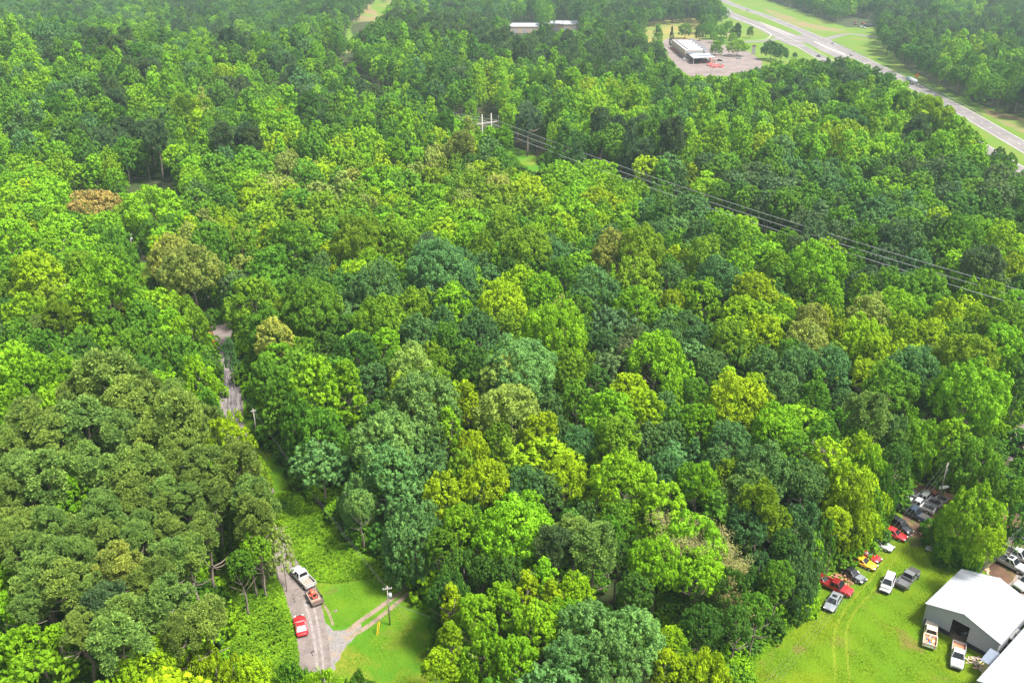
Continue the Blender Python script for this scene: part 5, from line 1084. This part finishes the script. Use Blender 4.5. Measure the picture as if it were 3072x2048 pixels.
# guard rails beside the far carriageway
for nm, pts in (('first', ((1480, 500), (1620, 570), (1790, 655), (1950, 735), (2070, 800))), ('second', ((1040, 290), (1150, 345), (1270, 398)))):
    W_ = [un(*tz(3, *p)) for p in pts]; e = empty('guard_rail', W_[0], 0, 'long pale guard rail beside the highway past the tanker' if nm == 'first' else 'short pale guard rail opposite the crossover', 'guard rail'); mb = MB()
    mb.tube([(p - W_[0]) + Vector((0, 0, .7)) for p in W_], .16, 5); mb.build('rail', M_dirtywhite, e)
    for a, b in zip(W_[:-1], W_[1:]):
        for k in range(6): q = a.lerp(b, k / 6) - W_[0]; MB().box(q.x - .08, q.x + .08, q.y - .08, q.y + .08, 0, .7).build('post', M_galv, e)
# gazebo behind the store
gp = un(*Z4(1285, 315)); e = empty('gazebo', gp, .3, 'small tan peaked roof shelter behind the store trees', 'shelter')
MB().add([(-5, -4, 3), (5, -4, 3), (5, 4, 3), (-5, 4, 3), (-1.5, 0, 6.5), (1.5, 0, 6.5)], [(0, 1, 5, 4), (1, 2, 5), (2, 3, 4, 5), (3, 0, 4), (0, 3, 2, 1)]).build('roof', plain('tan tent roof', (.62, .48, .34), .8), e)
for x in (-4.4, 4.4):
    for y in (-3.4, 3.4): MB().box(x - .15, x + .15, y - .15, y + .15, 0, 3).build('post', M_store, e)

# ---------------------------------------------------------------- poles and wires
M_pole = plain('weathered pole wood', (.34, .30, .26), .95, var=.25, scale=2); M_cond = plain('bright conductor', (.5, .5, .5), .5, .2); M_wire = plain('bare wire', (.14, .14, .14), .6, .2); M_metal = plain('grey transformer', (.48, .50, .52), .5, .3); M_poled = plain('pale pole wood', (.36, .33, .29), .9, var=.15)
def wire(a, b, label, sag=.8, rad=.02, name='power_wire', group=None):
    a, b = Vector(a), Vector(b); n = 16; pts = [a.lerp(b, k / n) - Vector((0, 0, 4 * sag * (k / n) * (1 - k / n))) for k in range(n + 1)]
    return tag(MB().tube(pts, rad, 5).build(name, M_cond if name == 'transmission_wire' else M_wire), label, 'wire', group)
def pole(px, py, H, label, arm=1.2, rz=0, trans=True, base_h=0, name='utility_pole', thick=.15, pos=None):
    p = pos or un(px, py); e = empty(name, (p.x, p.y, hz(p.x, p.y)), rz, label, 'utility pole')
    MB().tube([(0, 0, 0), (0, 0, H)], [thick, thick * .7], 10).build('pole', M_pole, e, True)
    MB().box(-arm, arm, -.17, -.06, H - .55, H - .42).build('crossarm', M_pole, e)
    for x in (-arm * .9, -arm * .35, arm * .35, arm * .9): MB().tube([(x, -.115, H - .42), (x, -.115, H - .2)], [.05, .035], 8).build('insulator', M_lamp, e)
    if trans: MB().tube([(.36, 0, H - 2.4), (.36, 0, H - 1.5)], .24, 12).build('transformer', M_metal, e, True); MB().box(.1, .14, -.04, .04, H - 2.1, H - 1.7).build('bracket', M_blk, e)
    return e
b1 = un(1170, 1873); H1 = next(h / 10 for h in range(60, 200) if pr(b1.x, b1.y, h / 10)[1] < 1757)
pole(1170, 1873, H1, 'weathered utility pole with transformer beside the gravel drive', .7, .2, thick=.12)
t1 = b1 + Vector((0, 0, H1 - .3))
def top(fx, fy, h): p = un(fx, fy, h); return Vector((p.x, p.y, h))
p2 = top(759, 1226, H1); pole(0, 0, H1, 'utility pole on the verge above the parked coupe', .5, .4, False, pos=Vector((p2.x, p2.y, 0)))
p3 = top(575, 985, H1); pole(0, 0, H1, 'utility pole by the clay bank at the lane bend', .8, .5, False, pos=Vector((p3.x, p3.y, 0)))
p4 = top(388, 700, H1); pole(0, 0, H1, 'distant utility pole with white transformer above the small lawn', .8, .6, True, pos=Vector((p4.x, p4.y, 0)))
p5 = top(222, 1100, H1); pole(0, 0, H1, 'utility pole with a white cut out in front of the left pines', .8, .6, True, pos=Vector((p5.x, p5.y, 0)))
GW = 'roadside wires over the lane verge'
wire(t1, p2, 'roadside wire from the drive pole up the verge', .9, .016, group=GW); wire(p2, p3, 'roadside wire over the tar patched lane', .8, .016, group=GW); wire(p3, p4, 'roadside wire toward the small lawn', .8, .016, group=GW)
wire(t1 - Vector((0, 0, .5)), p2 - Vector((0, 0, .5)), 'lower roadside wire from the drive pole up the verge', 1.1, .012, group=GW)
wire(b1 + Vector((0, 0, H1 * .62)), top(1307, 1854, 4.5), 'thick service cable from the drive pole to the right', .2, .035)
wire(b1 + Vector((0, 0, H1 * .8)), un(1300, 1960) , 'thin guy wire slanting down from the drive pole', 0, .012, 'guy_wire'); g1 = un(1133, 1903); wire(b1 + Vector((0, 0, H1 * .75)), g1, 'guy wire down to the yellow guards', 0, .012, 'guy_wire')
for i, (x, y, x2, y2, lab) in enumerate(((1130, 1904, 1138, 1868, 'left yellow guy wire guard in the grass'), (1135, 1900, 1143, 1872, 'right yellow guy wire guard in the grass'))):
    a = un(x, y); tag(MB().tube([a, a + Vector((.25, .6, 1.9))], .06, 8).build('guy_guard', plain('yellow plastic guard', (.85, .55, .02), .5)), lab, 'guy guard')
a = un(1002, 1835); debris('stump', 1002, 1835, .45, [M_bark, M_blk], 5, 'small dark stump in the verge grass', 'stump', 31, .2, .25)
# row of poles over the yard, three wires
HY = 9.0
py_ = top(2843, 1392, HY); yb = Vector((py_.x, py_.y, 0)); pole(0, 0, HY + .4, 'utility pole with transformer in the dark gap above the wrecks', .9, .8, True, pos=yb)
e0 = top(2300, 2060, HY); dv = (e0 - py_).normalized(); dn_ = Vector((-dv.y, dv.x, 0)); e0 = e0 + dv * 12
for k, (o_, dz) in enumerate(((-.55, 0), (.1, .1), (.45, -.5))): wire(py_ + dn_ * o_ + Vector((0, 0, dz)), e0 + dn_ * o_ + Vector((0, 0, dz)), ['left yard wire above the wrecks', 'middle yard wire above the wrecks', 'right yard wire above the wrecks'][k], .5, .010, group='three wires over the yard')
pole(0, 0, HY + .4, 'utility pole holding the yard wires just below the picture', .9, .8, False, pos=Vector((e0.x, e0.y, 0)))
e = empty('satellite_dish', un(2822, 1490), .6, 'round white satellite dish on a post beyond the wrecks', 'dish')
MB().tube([(0, 0, 0), (0, 0, 2.0)], .05, 8).build('post', M_galv, e); dd = MB()
ring = [[(0, 0, 0)] * 1]; vv = [(0, 0, 0)]; ff = []
for i in range(1, 5):
    for k in range(20): a_ = k * math.pi / 10; rr_ = i * .28; vv.append((rr_ * math.cos(a_), rr_ * math.sin(a_), .16 * (i / 4) ** 2))
for k in range(20):
    ff.append((0, 1 + k, 1 + (k + 1) % 20))
    for i in range(3): ff.append((1 + i * 20 + k, 1 + i * 20 + (k + 1) % 20, 1 + (i + 1) * 20 + (k + 1) % 20, 1 + (i + 1) * 20 + k))
dm = MB().add(vv, ff, Matrix.Translation((0, 0, 2.0)) @ Matrix.Rotation(-.5, 4, 'X')); o = dm.build('dish', M_lamp, e, True); o.modifiers.new('thick', 'SOLIDIFY').thickness = .03; MB().tube([(0, -.2, 2.05), (0, -.35, 2.7)], .02, 5).build('feed_arm', M_galv, e)
# H frame and transmission line
HT = 22.0
def hframe(p, ang, label):
    e = empty('transmission_pylon', (p.x, p.y, hz(p.x, p.y)), ang, label, 'pylon')
    for x in (-2.4, 2.4): MB().tube([(x, 0, 0), (x, 0, HT)], [.34, .24], 10).build('pole', M_poled, e, True)
    MB().box(-5.4, 5.4, -.2, .2, HT - 4.2, HT - 3.7).build('crossarm', M_poled, e)
    br_ = MB(); br_.tube([(-2.4, .1, HT - 8), (2.4, .1, HT - 13)], .1, 6); br_.tube([(2.4, -.1, HT - 8), (-2.4, -.1, HT - 13)], .1, 6); br_.build('cross_brace', M_poled, e)
    for x in (-5, 0, 5): MB().tube([(x, 0, HT - 4.2), (x, 0, HT - 5.6)], [.1, .08], 8).build('insulator', M_sh, e)
    return e
hp = un(1460, 353, HT - 4); hp = Vector((hp.x, hp.y, 0))
far_r = un(3072 + 170, 940, HT - 6); dl_ = (Vector((far_r.x, far_r.y, 0)) - hp); la = math.atan2(dl_.y, dl_.x); nrm_ = Vector((-math.sin(la), math.cos(la), 0))
hframe(hp, la + math.pi / 2, 'pale wooden H shaped pylon standing over the woods')
nr = hp + dl_.normalized() * (dl_.length + 20); nr.z = 0
fl_ = un(1250, 322, HT - 6); fdir = (Vector((fl_.x, fl_.y, 0)) - hp).normalized(); fr_ = hp + fdir * 230; fn = Vector((-fdir.y, fdir.x, 0))
names = ['left', 'middle', 'right']
for k, x in enumerate((-5, 0, 5)):
    wire(hp + nrm_ * x + Vector((0, 0, HT - 5.6)), nr + nrm_ * x + Vector((0, 0, HT - 5.6)), names[k] + ' conductor of the long power line toward the lower right', 3.0, .065, 'transmission_wire', 'conductors of the long power line')
    wire(hp + nrm_ * x + Vector((0, 0, HT - 5.6)), fr_ + nrm_ * x + Vector((0, 0, HT - 5.6)), names[k] + ' conductor of the long power line running away behind the pylon', 2.0, .06, 'transmission_wire', 'conductors of the long power line')
pole(*tz(2, 1083, 985), 15, 'small plain pole right of the H shaped pylon', .5, .3, False)
pole(*tz(2, 778, 830), 9, 'small pale pole left of the H shaped pylon', .5, .3, False)
# clay bank cones, by the lane bend
for i, (x, y, lab) in enumerate((((1470, 800), 'first', 'upper orange barrel on the clay bank by the lane'), ((1472, 850), 'second', 'lower orange barrel on the clay bank by the lane'))) if 0 else ():
    pass
for x, y, lab in ((1472, 795, 'upper orange barrel on the clay bank by the lane'), (1474, 842, 'lower orange barrel on the clay bank by the lane')):
    e = empty('barrel', un(*tz(4, x, y)), 0, lab, 'barrel'); MB().tube([(0, 0, .012), (0, 0, .9)], .28, 12).build('body', M_osign, e); MB().tube([(0, 0, .3), (0, 0, .45)], .287, 12).build('stripe', M_yellow, e)

# ---------------------------------------------------------------- haze
hb = MB().box(-2500, 2500, -290, 4100, -20, 130).build('haze', M_bark); tag(hb, 'thin pale haze in the air over the woods', 'haze', kind='stuff')
hm = bpy.data.materials.new('haze'); hm.use_nodes = True; hm.node_tree.nodes.clear()
ho = hm.node_tree.nodes.new('ShaderNodeOutputMaterial'); hv = hm.node_tree.nodes.new('ShaderNodeVolumePrincipled')
hv.inputs['Color'].default_value = (.74, .92, 1, 1); hv.inputs['Density'].default_value = HAZE_DENSITY; hv.inputs['Anisotropy'].default_value = .3
hm.node_tree.links.new(hv.outputs[0], ho.inputs['Volume']); hb.data.materials.clear(); hb.data.materials.append(hm)
